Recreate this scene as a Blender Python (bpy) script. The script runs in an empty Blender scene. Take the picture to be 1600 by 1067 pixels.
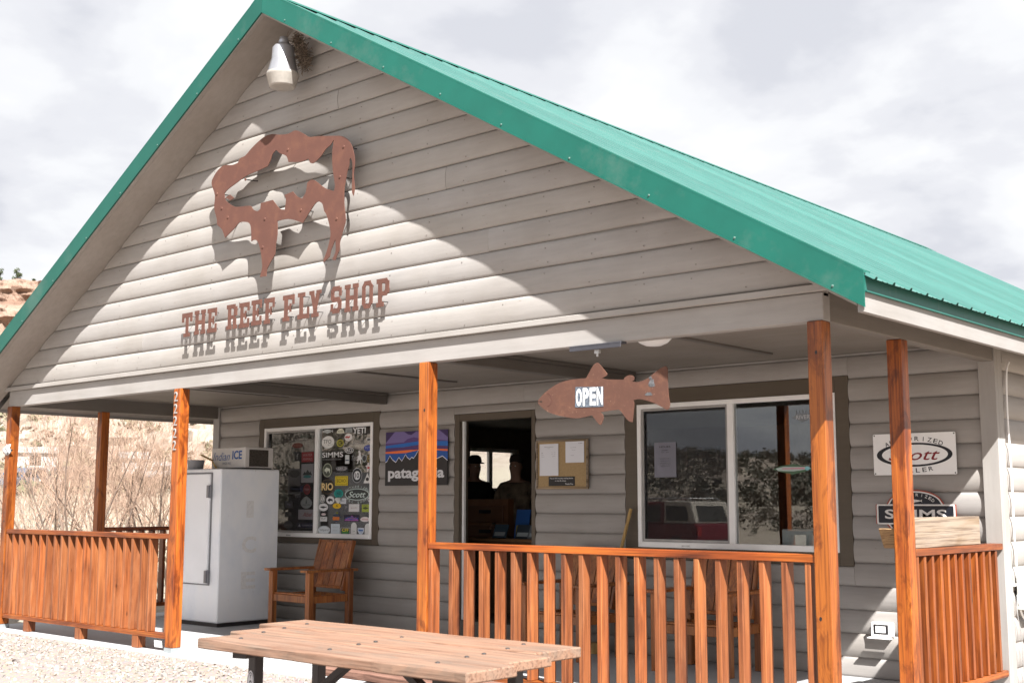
import bpy, math, random
import numpy as np
from mathutils import Vector, Matrix, noise
random.seed(7); rng = np.random.default_rng(7)
sc = bpy.context.scene
COL = sc.collection
# ------------------------------------------------------------------ camera
CAM = Vector((8.320, -6.522, 1.382)); YAW, PITCH, ROLL, FPX = 0.7219, 0.1320, 0.0010, 1890.4
cd = bpy.data.cameras.new('camera'); cam = bpy.data.objects.new('camera', cd); COL.objects.link(cam)
fw = Vector((-math.sin(YAW)*math.cos(PITCH), math.cos(YAW)*math.cos(PITCH), math.sin(PITCH)))
rt = Vector((math.cos(YAW), math.sin(YAW), 0)); up = rt.cross(fw)
r2 = rt*math.cos(ROLL)+up*math.sin(ROLL); u2 = up*math.cos(ROLL)-rt*math.sin(ROLL)
cam.matrix_world = Matrix(((r2.x,u2.x,-fw.x,CAM.x),(r2.y,u2.y,-fw.y,CAM.y),(r2.z,u2.z,-fw.z,CAM.z),(0,0,0,1)))
cd.sensor_width = 36; cd.lens = FPX/1600*36; cd.clip_start = .1; cd.clip_end = 3000
cd.dof.use_dof = True; cd.dof.focus_distance = 11.5; cd.dof.aperture_fstop = 5.6
sc.camera = cam
# ------------------------------------------------------------------ world
SUN = Vector((.573, -.358, .737)).normalized()
EL = math.asin(SUN.z); AZ = math.atan2(SUN.x, SUN.y)
w = bpy.data.worlds.new('World'); sc.world = w; w.use_nodes = True
nt = w.node_tree; N = nt.nodes; L = nt.links; N.clear()
out = N.new('ShaderNodeOutputWorld'); bg = N.new('ShaderNodeBackground'); bg.inputs[1].default_value = .0775
sky = N.new('ShaderNodeTexSky'); sky.sky_type = 'NISHITA'; sky.sun_disc = False
sky.sun_elevation = EL; sky.sun_rotation = AZ
tc = N.new('ShaderNodeTexCoord'); sx = N.new('ShaderNodeSeparateXYZ'); L.new(tc.outputs['Generated'], sx.inputs[0])
def wm(op, a, b=None):
    n = N.new('ShaderNodeMath'); n.operation = op
    for i, v in enumerate((a, b)):
        if v is None: continue
        if isinstance(v, (int, float)): n.inputs[i].default_value = v
        else: L.new(v, n.inputs[i])
    return n.outputs[0]
zz = wm('ADD', wm('MAXIMUM', sx.outputs[2], 0), .22)
cb = N.new('ShaderNodeCombineXYZ'); L.new(wm('DIVIDE', sx.outputs[0], zz), cb.inputs[0]); L.new(wm('DIVIDE', sx.outputs[1], zz), cb.inputs[1])
def wnoise(scale, det, rough, dist, off):
    mp = N.new('ShaderNodeMapping'); mp.inputs['Location'].default_value = off; L.new(cb.outputs[0], mp.inputs[0])
    n = N.new('ShaderNodeTexNoise'); n.inputs['Scale'].default_value = scale; n.inputs['Detail'].default_value = det
    n.inputs['Roughness'].default_value = rough; n.inputs['Distortion'].default_value = dist; L.new(mp.outputs[0], n.inputs[0]); return n.outputs[0]
def wramp(fac, stops):
    r = N.new('ShaderNodeValToRGB'); L.new(fac, r.inputs[0]); e = r.color_ramp.elements
    while len(e) < len(stops): e.new(.5)
    for q, (p, c) in zip(e, stops): q.position = p; q.color = (*c, 1)
    r.color_ramp.interpolation = 'EASE'; return r.outputs[0]
ccol = wramp(wnoise(2.3, 10, .5, .15, (5.3, 2.9, 0)), [(.37, (3.15, 3.22, 3.5)), (.455, (3.65, 3.7, 3.92)), (.525, (4.08, 4.13, 4.27)), (.61, (4.45, 4.48, 4.55))])
cmask = wramp(wnoise(.8, 8, .5, .2, (7.7, 4.2, 0)), [(.25, (.55, .55, .55)), (.42, (1, 1, 1))])
mx = N.new('ShaderNodeMix'); mx.data_type = 'RGBA'; L.new(cmask, mx.inputs[0]); L.new(sky.outputs[0], mx.inputs[6]); L.new(ccol, mx.inputs[7])
L.new(mx.outputs[2], bg.inputs[0]); L.new(bg.outputs[0], out.inputs[0])
# ------------------------------------------------------------------ sun
sd = bpy.data.lights.new('sun', 'SUN'); sd.energy = 5.0; sd.angle = math.radians(.55); sd.color = (1, .975, .945)
so = bpy.data.objects.new('sun', sd); COL.objects.link(so); so.rotation_euler = (-SUN).to_track_quat('-Z', 'Y').to_euler()
sc.view_settings.view_transform = 'Standard'; sc.view_settings.look = 'None'; sc.view_settings.exposure = 1.6; sc.view_settings.gamma = 1
sc.view_settings.use_curve_mapping = False
sc.render.engine = 'CYCLES'; sc.cycles.max_bounces = 8; sc.cycles.transparent_max_bounces = 12

# ------------------------------------------------------------------ materials
def mat(name):
    m = bpy.data.materials.new(name); m.use_nodes = True; t = m.node_tree
    b = t.nodes['Principled BSDF']; return m, t, b
class G:
    """small helper for node graphs"""
    def __init__(s, t): s.t = t
    def n(s, k, **kw):
        n = s.t.nodes.new(k)
        for a, v in kw.items(): setattr(n, a, v)
        return n
    def lk(s, a, b): s.t.links.new(a, b)
    def coord(s, scale=(1,1,1), rand=False, kind='Object'):
        tc = s.n('ShaderNodeTexCoord'); mp = s.n('ShaderNodeMapping'); mp.inputs['Scale'].default_value = scale
        s.lk(tc.outputs[kind], mp.inputs[0])
        if rand:
            oi = s.n('ShaderNodeObjectInfo'); ml = s.n('ShaderNodeMath', operation='MULTIPLY'); ml.inputs[1].default_value = 37.
            s.lk(oi.outputs['Random'], ml.inputs[0]); c = s.n('ShaderNodeCombineXYZ')
            for i in range(3): s.lk(ml.outputs[0], c.inputs[i])
            s.lk(c.outputs[0], mp.inputs['Location'])
        return mp.outputs[0]
    def noise(s, vec, scale=5, det=4, rough=.55, dist=0):
        n = s.n('ShaderNodeTexNoise'); s.lk(vec, n.inputs[0]); n.inputs['Scale'].default_value = scale; n.inputs['Detail'].default_value = det
        n.inputs['Roughness'].default_value = rough; n.inputs['Distortion'].default_value = dist; return n.outputs[0]
    def ramp(s, fac, stops):
        r = s.n('ShaderNodeValToRGB'); s.lk(fac, r.inputs[0]); e = r.color_ramp.elements
        while len(e) < len(stops): e.new(.5)
        for q, (p, c) in zip(e, stops): q.position = p; q.color = (*c, 1) if not isinstance(c, (int, float)) else (c, c, c, 1)
        return r.outputs[0]
    def mix(s, fac, a, b, mode='MIX'):
        m = s.n('ShaderNodeMix', data_type='RGBA', blend_type=mode)
        for i, v in ((0, fac), (6, a), (7, b)):
            if isinstance(v, (int, float)): m.inputs[i].default_value = v
            elif isinstance(v, tuple): m.inputs[i].default_value = (*v, 1)
            else: s.lk(v, m.inputs[i])
        return m.outputs[2]
    def bump(s, h, b, strength=.3, dist=.01):
        u = s.n('ShaderNodeBump'); u.inputs['Strength'].default_value = strength; u.inputs['Distance'].default_value = dist
        s.lk(h, u.inputs['Height']); s.lk(u.outputs[0], b.inputs['Normal'])
    def rand(s): return s.n('ShaderNodeObjectInfo').outputs['Random']
def setb(b, col=None, rough=.6, metal=0, spec=None):
    if col: b.inputs['Base Color'].default_value = (*col, 1)
    b.inputs['Roughness'].default_value = rough; b.inputs['Metallic'].default_value = metal
    if spec is not None: b.inputs['Specular IOR Level'].default_value = spec
def plain(name, col, rough=.6, metal=0, var=.12, scale=8):
    m, t, b = mat(name); g = G(t); setb(b, col, rough, metal)
    n = g.noise(g.coord(), scale, 5, .6)
    k = tuple(c*(1-var) for c in col); h = tuple(min(1, c*(1+var)) for c in col)
    g.lk(g.ramp(n, [(.3, k), (.7, h)]), b.inputs['Base Color']); return m
def flat(name, col, rough=.5):
    m, t, b = mat(name); setb(b, col, rough); return m
def paint(name, col, axis, chip=True, rough=.62):
    """painted weathered board: streaks along the board, hairline cracks, few chips"""
    m, t, b = mat(name); g = G(t); s = [14, 14, 14]; s[axis] = 1.3
    v = g.coord(tuple(s), rand=True); n1 = g.noise(v, 1.6, 6, .62); n2 = g.noise(g.coord((1,1,1), rand=True), 1.7, 4, .5)
    lo = tuple(c*.90 for c in col); hi = tuple(min(1, c*1.08) for c in col)
    c = g.ramp(n1, [(.25, lo), (.5, col), (.75, hi)])
    dirt = g.ramp(n2, [(.35, tuple(x*.86 for x in (1,.98,.95))), (.6, (1,1,1))]); c = g.mix(.8, c, dirt, 'MULTIPLY')
    tint = g.ramp(g.rand(), [(0, (.94,.94,.95)), (1, (1.0,.99,.975))]); c = g.mix(1., c, tint, 'MULTIPLY')
    if chip:
        s2 = [30, 30, 30]; s2[axis] = 5.; n3 = g.noise(g.coord(tuple(s2), rand=True), 2.2, 5, .7)
        c = g.mix(g.ramp(n3, [(.655, 0.), (.69, .6)]), c, (.21,.165,.135))
    g.lk(c, b.inputs['Base Color']); setb(b, None, rough)
    g.bump(n1, b, .35, .004); return m
def stain(name, axis, dark, mid, hi, rough=.42, contrast=1., knots=True, patch=None, pamt=.7):
    m, t, b = mat(name); g = G(t); s = [26, 26, 26]; s[axis] = 1.1
    v = g.coord(tuple(s), rand=True); n1 = g.noise(v, 1., 5, .6, .6)
    s2 = [4, 4, 4]; s2[axis] = .8; n2 = g.noise(g.coord(tuple(s2), rand=True), 1.3, 4, .6, 1.2)
    f = g.n('ShaderNodeMath', operation='ADD'); a = g.n('ShaderNodeMath', operation='MULTIPLY'); a.inputs[1].default_value = .55*contrast
    g.lk(n1, a.inputs[0]); a2 = g.n('ShaderNodeMath', operation='MULTIPLY'); a2.inputs[1].default_value = .6; g.lk(n2, a2.inputs[0])
    g.lk(a.outputs[0], f.inputs[0]); g.lk(a2.outputs[0], f.inputs[1])
    c = g.ramp(f.outputs[0], [(.38, dark), (.55, mid), (.74, hi)])
    tint = g.ramp(g.rand(), [(0, (.70,.68,.72)), (.5, (.95,.95,.95)), (1, (1.1,1.0,.9))]); c = g.mix(1., c, tint, 'MULTIPLY')
    s5 = [5, 5, 5]; s5[axis] = 1.7; n5 = g.noise(g.coord(tuple(s5), rand=True), 1.6, 6, .68, .8); c = g.mix(.75, c, g.ramp(n5, [(.40, (.34,.24,.2)), (.50, (1,1,1))]), 'MULTIPLY') if contrast > 1.2 and hi[1] < .13 else c
    if patch:
        s6 = [6, 6, 6]; s6[axis] = 1.5; n6 = g.noise(g.coord(tuple(s6), rand=True), 1.4, 7, .7, .6); c = g.mix(g.ramp(n6, [(.50, 0.), (.62, pamt)]), c, patch)
    s4 = [90, 90, 90]; s4[axis] = 1.6; n4 = g.noise(g.coord(tuple(s4), rand=True), 1., 3, .6, .3); c = g.mix(.8, c, g.ramp(n4, [(.36, (.42,.36,.34)), (.52, (1,1,1))]), 'MULTIPLY')
    if knots:
        vo = g.n('ShaderNodeTexVoronoi'); s3 = [7, 7, 7]; s3[axis] = 2.6; g.lk(g.coord(tuple(s3), rand=True), vo.inputs[0]); vo.inputs['Scale'].default_value = .8
        c = g.mix(g.ramp(vo.outputs['Distance'], [(.03, .8), (.07, 0.)]), c, tuple(x*.35 for x in dark))
    g.lk(c, b.inputs['Base Color']); setb(b, None, rough); g.bump(n1, b, .4, .004); return m

PAINT = (.328,.309,.292)
M_side = paint('siding_paint', PAINT, 0); M_sideY = paint('siding_paint_side', PAINT, 1)
M_trimP = paint('beam_paint', (.335,.317,.30), 0, False); M_trimY = paint('beam_paint_shaded', (.17,.152,.135), 1, False); M_trimZ = paint('corner_paint', (.33,.315,.30), 2, False)  # side beams: darker copy of the beam paint, eave shade put in its colour
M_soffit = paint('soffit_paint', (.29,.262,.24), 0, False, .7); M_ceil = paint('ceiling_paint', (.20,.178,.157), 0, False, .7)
M_wfascia = paint('eave_fascia_paint', (.275,.262,.25), 1, True)
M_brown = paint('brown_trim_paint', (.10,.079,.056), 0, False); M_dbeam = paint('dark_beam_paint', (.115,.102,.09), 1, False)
OR = ((.055,.012,.003), (.235,.054,.009), (.39,.115,.016)); PK = ((.10,.028,.012), (.27,.085,.038), (.40,.155,.075))
M_postZ = stain('stained_post', 2, *OR, contrast=1.35); M_railX = stain('stained_rail', 0, *OR); M_railY = stain('stained_rail_side', 1, *OR)
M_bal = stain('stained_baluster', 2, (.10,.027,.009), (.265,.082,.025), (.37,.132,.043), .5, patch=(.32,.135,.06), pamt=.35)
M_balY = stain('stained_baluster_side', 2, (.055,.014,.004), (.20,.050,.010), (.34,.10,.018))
M_chair = stain('chair_wood', 2, (.14,.042,.013), (.33,.115,.034), (.46,.185,.055), .38, knots=False)
M_table = stain('weathered_table_wood', 0, (.065,.033,.019), (.185,.098,.062), (.24,.152,.108), .85, 1.6, knots=False, patch=(.165,.122,.092), pamt=.7)
M_bench = stain('weathered_bench_wood', 0, (.12,.055,.035), (.25,.13,.088), (.34,.2,.145), .8, knots=False)
M_pale = stain('pale_pine', 0, (.22,.16,.09), (.34,.27,.18), (.40,.33,.23), .7, .8, knots=False)
M_old = stain('old_timber', 0, (.12,.07,.03), (.33,.2,.09), (.45,.3,.14), .8, knots=False)
M_yellow = stain('handle_wood', 2, (.35,.2,.05), (.55,.35,.1), (.65,.45,.16), .5, knots=False)
def greenmetal(name, col, rough):
    m, t, b = mat(name); g = G(t); n = g.noise(g.coord((1,1,1)), 3, 5, .6)
    c = g.ramp(n, [(.3, tuple(x*.9 for x in col)), (.7, tuple(min(1,x*1.08) for x in col))]); c = g.mix(1., c, g.ramp(g.rand(), [(0, (.86,.86,.86)), (1, (1.08,1.08,1.08))]), 'MULTIPLY')
    d = g.noise(g.coord((.6,6,.6)), 2, 6, .7); c = g.mix(g.ramp(d, [(.55, 0.), (.8, .25)]), c, (.25,.24,.22)); g.lk(c, b.inputs['Base Color']); setb(b, None, rough, 0, .4); return m
M_green = greenmetal('green_trim_metal', (.0045,.095,.070), .5); M_roof = greenmetal('green_roof_metal', (.060,.165,.145), .2); M_dgreen = greenmetal('eave_trim_metal', (.012,.10,.08), .45)
M_galv = plain('galvanised', (.5,.5,.5), .4, .6)
def rust(name, base, hi, pale=None, amt=.5, sc_=6):
    m, t, b = mat(name); g = G(t); v = g.coord(); n = g.noise(v, sc_, 7, .65, .4); n2 = g.noise(v, sc_*5, 5, .7)
    c = g.ramp(n, [(.3, tuple(x*.88 for x in base)), (.52, base), (.72, hi)])
    if pale: c = g.mix(g.ramp(n2, [(1-amt, 0.), (1-amt+.08, .8)]), c, pale)
    g.lk(c, b.inputs['Base Color']); setb(b, None, .8); g.bump(n2, b, .3, .003); return m
M_rust = rust('rusted_steel', (.103,.040,.027), (.135,.055,.033)); M_rustf = rust('rusted_fish_steel', (.092,.038,.024), (.14,.060,.034), (.22,.125,.08), .38, 8)
M_rustl = rust('rusted_letter_steel', (.103,.041,.028), (.145,.058,.038), (.28,.24,.24), .30, 14)
M_white = plain('white_vinyl', (.87,.865,.855), .45, 0, .03); M_whitep = plain('white_enamel', (.90,.915,.94), .35, 0, .03, 3)
M_black = flat('black_print', (.012,.012,.014)); M_wht = flat('white_print', (.78,.78,.77)); M_steel = plain('dark_steel', (.045,.04,.04), .5, .3)
def freezer_mat():
    m, t, b = mat('worn_freezer_enamel'); g = G(t); v = g.coord((1,1,.6)); n = g.noise(v, 3, 6, .6); n2 = g.noise(g.coord((9,9,2)), 3, 6, .7)
    c = g.ramp(n, [(.3, (.78,.82,.88)), (.52, (.89,.91,.94)), (.75, (.93,.935,.94))])
    c = g.mix(g.ramp(n2, [(.66, 0.), (.74, .5)]), c, (.40,.35,.31)); g.lk(c, b.inputs['Base Color']); setb(b, None, .38); return m
M_freez = freezer_mat()
def concrete():
    m, t, b = mat('concrete'); g = G(t); v = g.coord(); n = g.noise(v, 1.2, 8, .6); n2 = g.noise(v, 40, 4, .6)
    c = g.mix(.35, g.ramp(n, [(.3, (.36,.36,.365)), (.7, (.46,.46,.465))]), g.ramp(n2, [(.3, (.30,.30,.30)), (.7, (.46,.46,.46))]))
    g.lk(c, b.inputs['Base Color']); setb(b, None, .85); g.bump(n2, b, .25, .003); return m
M_conc = concrete()
def gravel():
    m, t, b = mat('gravel'); g = G(t); v = g.coord(); vo = g.n('ShaderNodeTexVoronoi'); g.lk(v, vo.inputs[0]); vo.inputs['Scale'].default_value = 45
    n = g.noise(v, .8, 6, .6); n2 = g.noise(v, 90, 5, .7)
    c = g.mix(.5, g.ramp(n, [(.3, (.205,.178,.158)), (.7, (.265,.235,.215))]), g.ramp(n2, [(.3, (.33,.28,.24)), (.55, (.225,.192,.168)), (.75, (.33,.295,.27))]))
    c = g.mix(.25, c, vo.outputs['Color'], 'SOFT_LIGHT'); g.lk(c, b.inputs['Base Color']); setb(b, None, .95)
    g.bump(vo.outputs['Distance'], b, .5, .012); return m
M_grav = gravel()
def glass(name, tint, boost=1.7):
    m = bpy.data.materials.new(name); m.use_nodes = True; t = m.node_tree; t.nodes.clear(); g = G(t)
    o = g.n('ShaderNodeOutputMaterial'); tr = g.n('ShaderNodeBsdfTransparent'); tr.inputs[0].default_value = (*tint, 1)
    gl = g.n('ShaderNodeBsdfGlossy'); gl.inputs['Roughness'].default_value = .004; gl.inputs[0].default_value = (1,1,1,1)
    fr = g.n('ShaderNodeFresnel'); ge = g.n('ShaderNodeNewGeometry'); io = g.n('ShaderNodeMath', operation='MULTIPLY_ADD'); io.inputs[1].default_value = -.8333; io.inputs[2].default_value = 1.5; g.lk(ge.outputs['Backfacing'], io.inputs[0]); g.lk(io.outputs[0], fr.inputs[0]); ml = g.n('ShaderNodeMath', operation='MULTIPLY', use_clamp=True); ml.inputs[1].default_value = boost
    g.lk(fr.outputs[0], ml.inputs[0]); mxs = g.n('ShaderNodeMixShader'); g.lk(ml.outputs[0], mxs.inputs[0]); g.lk(tr.outputs[0], mxs.inputs[1]); g.lk(gl.outputs[0], mxs.inputs[2])
    g.lk(mxs.outputs[0], o.inputs[0]); return m
M_glass = glass('window_glass', (.86,.88,.88), 2.0); M_carglass = glass('car_glass', (.3,.31,.31), 1.2)
def screen():
    m = bpy.data.materials.new('screen_mesh'); m.use_nodes = True; t = m.node_tree; t.nodes.clear(); g = G(t)
    o = g.n('ShaderNodeOutputMaterial'); tr = g.n('ShaderNodeBsdfTransparent'); df = g.n('ShaderNodeBsdfDiffuse'); df.inputs[0].default_value = (.05,.05,.055,1)
    mxs = g.n('ShaderNodeMixShader'); mxs.inputs[0].default_value = .33; g.lk(tr.outputs[0], mxs.inputs[1]); g.lk(df.outputs[0], mxs.inputs[2]); g.lk(mxs.outputs[0], o.inputs[0]); return m
M_screen = screen()
_fc = {}
def fcol(r, g_, b):
    k = (r, g_, b)
    if k not in _fc: _fc[k] = flat('print_colour', tuple((c/255)**2.2 for c in k), .45)
    return _fc[k]

# ------------------------------------------------------------------ object helpers
WORLD = {}
def origin(o): return WORLD.get(o.name, Vector((0,0,0)))
def thing(name, loc, label, cat, group=None):
    o = bpy.data.objects.new(name, None); o.empty_display_size = .2; COL.objects.link(o); o.location = loc
    WORLD[o.name] = Vector(loc); o['label'] = label; o['category'] = cat
    if group: o['group'] = group
    return o
def tag(o, label=None, cat=None, group=None, kind=None):
    for k, v in (('label', label), ('category', cat), ('group', group), ('kind', kind)):
        if v: o[k] = v
    return o
class MB:
    def __init__(s): s.v = []; s.f = []; s.m = []
    def add(s, vs, fs, mi=0):
        k = len(s.v); s.v += [tuple(x) for x in vs]; s.f += [tuple(i+k for i in f) for f in fs]; s.m += [mi]*len(fs); return s
    def box(s, x0, x1, y0, y1, z0, z1, mi=0):
        return s.add([(x0,y0,z0),(x1,y0,z0),(x1,y1,z0),(x0,y1,z0),(x0,y0,z1),(x1,y0,z1),(x1,y1,z1),(x0,y1,z1)],
                     [(0,3,2,1),(4,5,6,7),(0,1,5,4),(1,2,6,5),(2,3,7,6),(3,0,4,7)], mi)
    def bar(s, a, b, w_, h_, upv=(0,0,1), mi=0):
        a = Vector(a); b = Vector(b); d = (b-a).normalized(); u = Vector(upv)
        if abs(d.dot(u)) > .99: u = Vector((0,1,0))
        x = d.cross(u).normalized()*w_/2; y = x.cross(d).normalized()*h_/2
        vs = [a-x-y, a+x-y, a+x+y, a-x+y, b-x-y, b+x-y, b+x+y, b-x+y]
        return s.add(vs, [(0,3,2,1),(4,5,6,7),(0,1,5,4),(1,2,6,5),(2,3,7,6),(3,0,4,7)], mi)
    def tube(s, pts, rad, n=8, mi=0, caps=True):
        pts = [Vector(p) for p in pts]; k = len(pts); rs = rad if isinstance(rad, (list, tuple)) else [rad]*k
        d0 = (pts[1]-pts[0]).normalized(); u = Vector((0,0,1)) if abs(d0.z) < .9 else Vector((0,1,0)); x = d0.cross(u).normalized(); vs = []
        for i, p in enumerate(pts):
            d = (pts[min(i+1,k-1)]-pts[max(i-1,0)]).normalized(); x = (x-d*x.dot(d)).normalized(); y = d.cross(x)
            vs += [p+(x*math.cos(2*math.pi*j/n)+y*math.sin(2*math.pi*j/n))*rs[i] for j in range(n)]
        fs = [(i*n+j, i*n+(j+1)%n, (i+1)*n+(j+1)%n, (i+1)*n+j) for i in range(k-1) for j in range(n)]
        if caps: fs += [tuple(range(n-1,-1,-1)), tuple(range((k-1)*n, k*n))]
        return s.add(vs, fs, mi)
    def lathe(s, prof, c, n=24, mi=0, ax=(0,0,1)):
        """prof: (radius, height) pairs"""
        c = Vector(c); a = Vector(ax).normalized(); u = Vector((1,0,0)) if abs(a.x) < .9 else Vector((0,1,0)); x = a.cross(u).normalized(); y = a.cross(x)
        vs = [c+a*h+(x*math.cos(2*math.pi*j/n)+y*math.sin(2*math.pi*j/n))*r for r, h in prof for j in range(n)]
        fs = [(i*n+j, i*n+(j+1)%n, (i+1)*n+(j+1)%n, (i+1)*n+j) for i in range(len(prof)-1) for j in range(n)]
        return s.add(vs, fs, mi)
    def prism(s, poly, o, u, v, depth, mi=0, holes=None):
        """flat outline (2d) on plane o+u*a+v*b, thickened by vector depth"""
        o, u, v, dv = Vector(o), Vector(u), Vector(v), Vector(depth)
        from mathutils.geometry import tessellate_polygon
        loops = [poly]+(holes or []); flatp = [q for l in loops for q in l]; n = len(flatp)
        tri = tessellate_polygon([[Vector((q[0],q[1],0)) for q in l] for l in loops])
        P = [o+u*q[0]+v*q[1] for q in flatp]; vs = P+[p+dv for p in P]; fs = []; nn = u.cross(v)
        for t in tri:
            a, b, c = (Vector((*flatp[i],0)) for i in t); ccw = (b-a).cross(c-a).z > 0
            t = tuple(t) if ccw == (nn.dot(dv) < 0) else tuple(reversed(t))
            fs.append(t); fs.append(tuple(i+n for i in reversed(t)))
        k = 0
        for l in loops:
            m_ = len(l); fs += [(k+i, k+(i+1)%m_, k+(i+1)%m_+n, k+i+n) for i in range(m_)]; k += m_
        return s.add(vs, fs, mi)
    def flat(s, poly, o, u, v, mi=0, holes=None):
        o, u, v = Vector(o), Vector(u), Vector(v)
        from mathutils.geometry import tessellate_polygon
        loops = [poly]+(holes or []); fp = [q for l in loops for q in l]
        tri = tessellate_polygon([[Vector((q[0],q[1],0)) for q in l] for l in loops]); fs = []
        for t in tri:
            a, b, c = (Vector((*fp[i],0)) for i in t); fs.append(tuple(t) if (b-a).cross(c-a).z > 0 else tuple(reversed(t)))
        return s.add([o+u*q[0]+v*q[1] for q in fp], fs, mi)
    def build(s, name, mats, parent=None, smooth=False, bev=0, base=None):
        if not isinstance(mats, (list, tuple)): mats = [mats]
        A = np.array(s.v)
        if parent is not None: po = origin(parent); wo = po
        else: wo = Vector(base) if base is not None else Vector(((A[:,0].min()+A[:,0].max())/2, (A[:,1].min()+A[:,1].max())/2, A[:,2].min()))
        me = bpy.data.meshes.new(name); me.from_pydata([tuple(q) for q in (A-np.array(wo))], [], s.f)
        for m in mats: me.materials.append(m)
        if len(mats) > 1: me.polygons.foreach_set('material_index', s.m)
        if smooth: me.polygons.foreach_set('use_smooth', [True]*len(s.f))
        me.update(); o = bpy.data.objects.new(name, me); COL.objects.link(o)
        if parent is not None: o.parent = parent
        else: o.location = wo
        WORLD[o.name] = wo
        if bev:
            b = o.modifiers.new('edge', 'BEVEL'); b.width = bev; b.segments = 1; b.limit_method = 'ANGLE'; b.angle_limit = .6
        return o
_tx = {}
def text2d(body, bold=0., shear=0.):
    k = (body, bold, shear)
    if k not in _tx:
        cu = bpy.data.curves.new('lettering', 'FONT'); cu.body = body; cu.size = 1; cu.resolution_u = 3; cu.offset = bold; cu.shear = shear
        ob = bpy.data.objects.new('lettering', cu); me = ob.to_mesh()
        V = np.array([tuple(v.co)[:2] for v in me.vertices]); F = [tuple(p.vertices) for p in me.polygons]
        ob.to_mesh_clear(); bpy.data.objects.remove(ob); bpy.data.curves.remove(cu)
        _tx[k] = (V, F)
    return _tx[k]
def put_text(mb, body, cx, cz, w_, h_, o, u, v, mi, bold=0., shear=0., rot=0.):
    """text stretched to w_ x h_ and centred at (cx, cz) on the plane o,u,v"""
    V, F = text2d(body, bold, shear); lo, hi = V.min(0), V.max(0); P = (V-(lo+hi)/2)/(hi-lo)*np.array([w_, h_])
    c, s = math.cos(rot), math.sin(rot); P = np.c_[P[:,0]*c-P[:,1]*s+cx, P[:,0]*s+P[:,1]*c+cz]
    o, u, v = Vector(o), Vector(u), Vector(v); n = u.cross(v)
    vs = [o+u*float(a)+v*float(b) for a, b in P]; fs = []
    for f in F:
        a, b, c_ = (Vector((*P[i], 0)) for i in f[:3]); fs.append(f if (b-a).cross(c_-a).z > 0 else tuple(reversed(f)))
    mb.add(vs, fs, mi)
def arc_text(mb, body, cx, cz, rx, rz, a0, a1, h, wch, o, u, v, mi, bold=.01, flip=False):
    n = len(body)
    for i, ch in enumerate(body):
        if ch == ' ': continue
        a = math.radians(a0+(a1-a0)*i/(n-1)); x = cx+rx*math.cos(a); z = cz+rz*math.sin(a)
        t = math.atan2(rz*math.cos(a), -rx*math.sin(a)); r = t+math.pi if not flip else t
        put_text(mb, ch, x, z, wch*(.17 if ch == 'I' else 1), h, o, u, v, mi, bold, 0, r)
def ell(cx, cz, a, b, n=28): return [(cx+a*math.cos(2*math.pi*i/n), cz+b*math.sin(2*math.pi*i/n)) for i in range(n)]
def rect(cx, cz, a, b): return [(cx-a,cz-b),(cx+a,cz-b),(cx+a,cz+b),(cx-a,cz+b)]
def rrect(cx, cz, a, b, r, n=4):
    P = []
    for sx_, sz_, q in ((1,1,0),(-1,1,1),(-1,-1,2),(1,-1,3)):
        for i in range(n+1):
            t = math.pi/2*(q+i/n); P.append((cx+sx_*(a-r)+r*math.cos(t), cz+sz_*(b-r)+r*math.sin(t)))
    return P
BISON= [(0.188,4.572),(0.287,4.526),(0.376,4.475),(0.501,4.457),(0.699,4.419),(0.8,4.396),(0.874,4.353),(0.926,4.287),(0.961,4.195),(0.967,4.121),(0.955,4.038),(0.972,3.925),(0.959,3.861),(0.94,3.907),(0.941,4.028),(0.941,4.138),(0.918,4.188),(0.901,4.17),(0.895,4.122),(0.875,4.076),(0.857,4.006),(0.841,3.924),(0.847,3.801),(0.868,3.676),(0.85,3.618),(0.817,3.538),(0.8,3.492),(0.796,3.432),(0.767,3.388),(0.75,3.354),(0.71,3.362),(0.739,3.404),(0.753,3.438),(0.745,3.531),(0.693,3.447),(0.676,3.394),(0.604,3.355),(0.599,3.38),(0.638,3.442),(0.68,3.558),(0.674,3.633),(0.628,3.75),(0.595,3.792),(0.568,3.859),(0.521,3.886),(0.465,3.869),(0.317,3.733),(0.179,3.783),(0.08,3.803),(-0.036,3.803),(-0.031,3.687),(-0.051,3.588),(-0.058,3.512),(-0.106,3.461),(-0.164,3.391),(-0.17,3.335),(-0.26,3.338),(-0.238,3.394),(-0.232,3.445),(-0.265,3.579),(-0.31,3.663),(-0.364,3.684),(-0.401,3.676),(-0.411,3.795),(-0.439,3.846),(-0.499,3.868),(-0.585,3.875),(-0.659,3.833),(-0.733,3.797),(-0.798,3.766),(-0.846,3.847),(-0.928,3.907),(-0.938,3.97),(-0.982,4.072),(-0.978,4.194),(-1.034,4.3),(-1.032,4.348),(-0.967,4.412),(-0.857,4.455),(-0.723,4.433),(-0.636,4.44),(-0.605,4.474),(-0.53,4.484),(-0.446,4.531),(-0.343,4.577),(-0.239,4.607),(-0.136,4.605),(-0.033,4.578),(0.089,4.563)]
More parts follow.
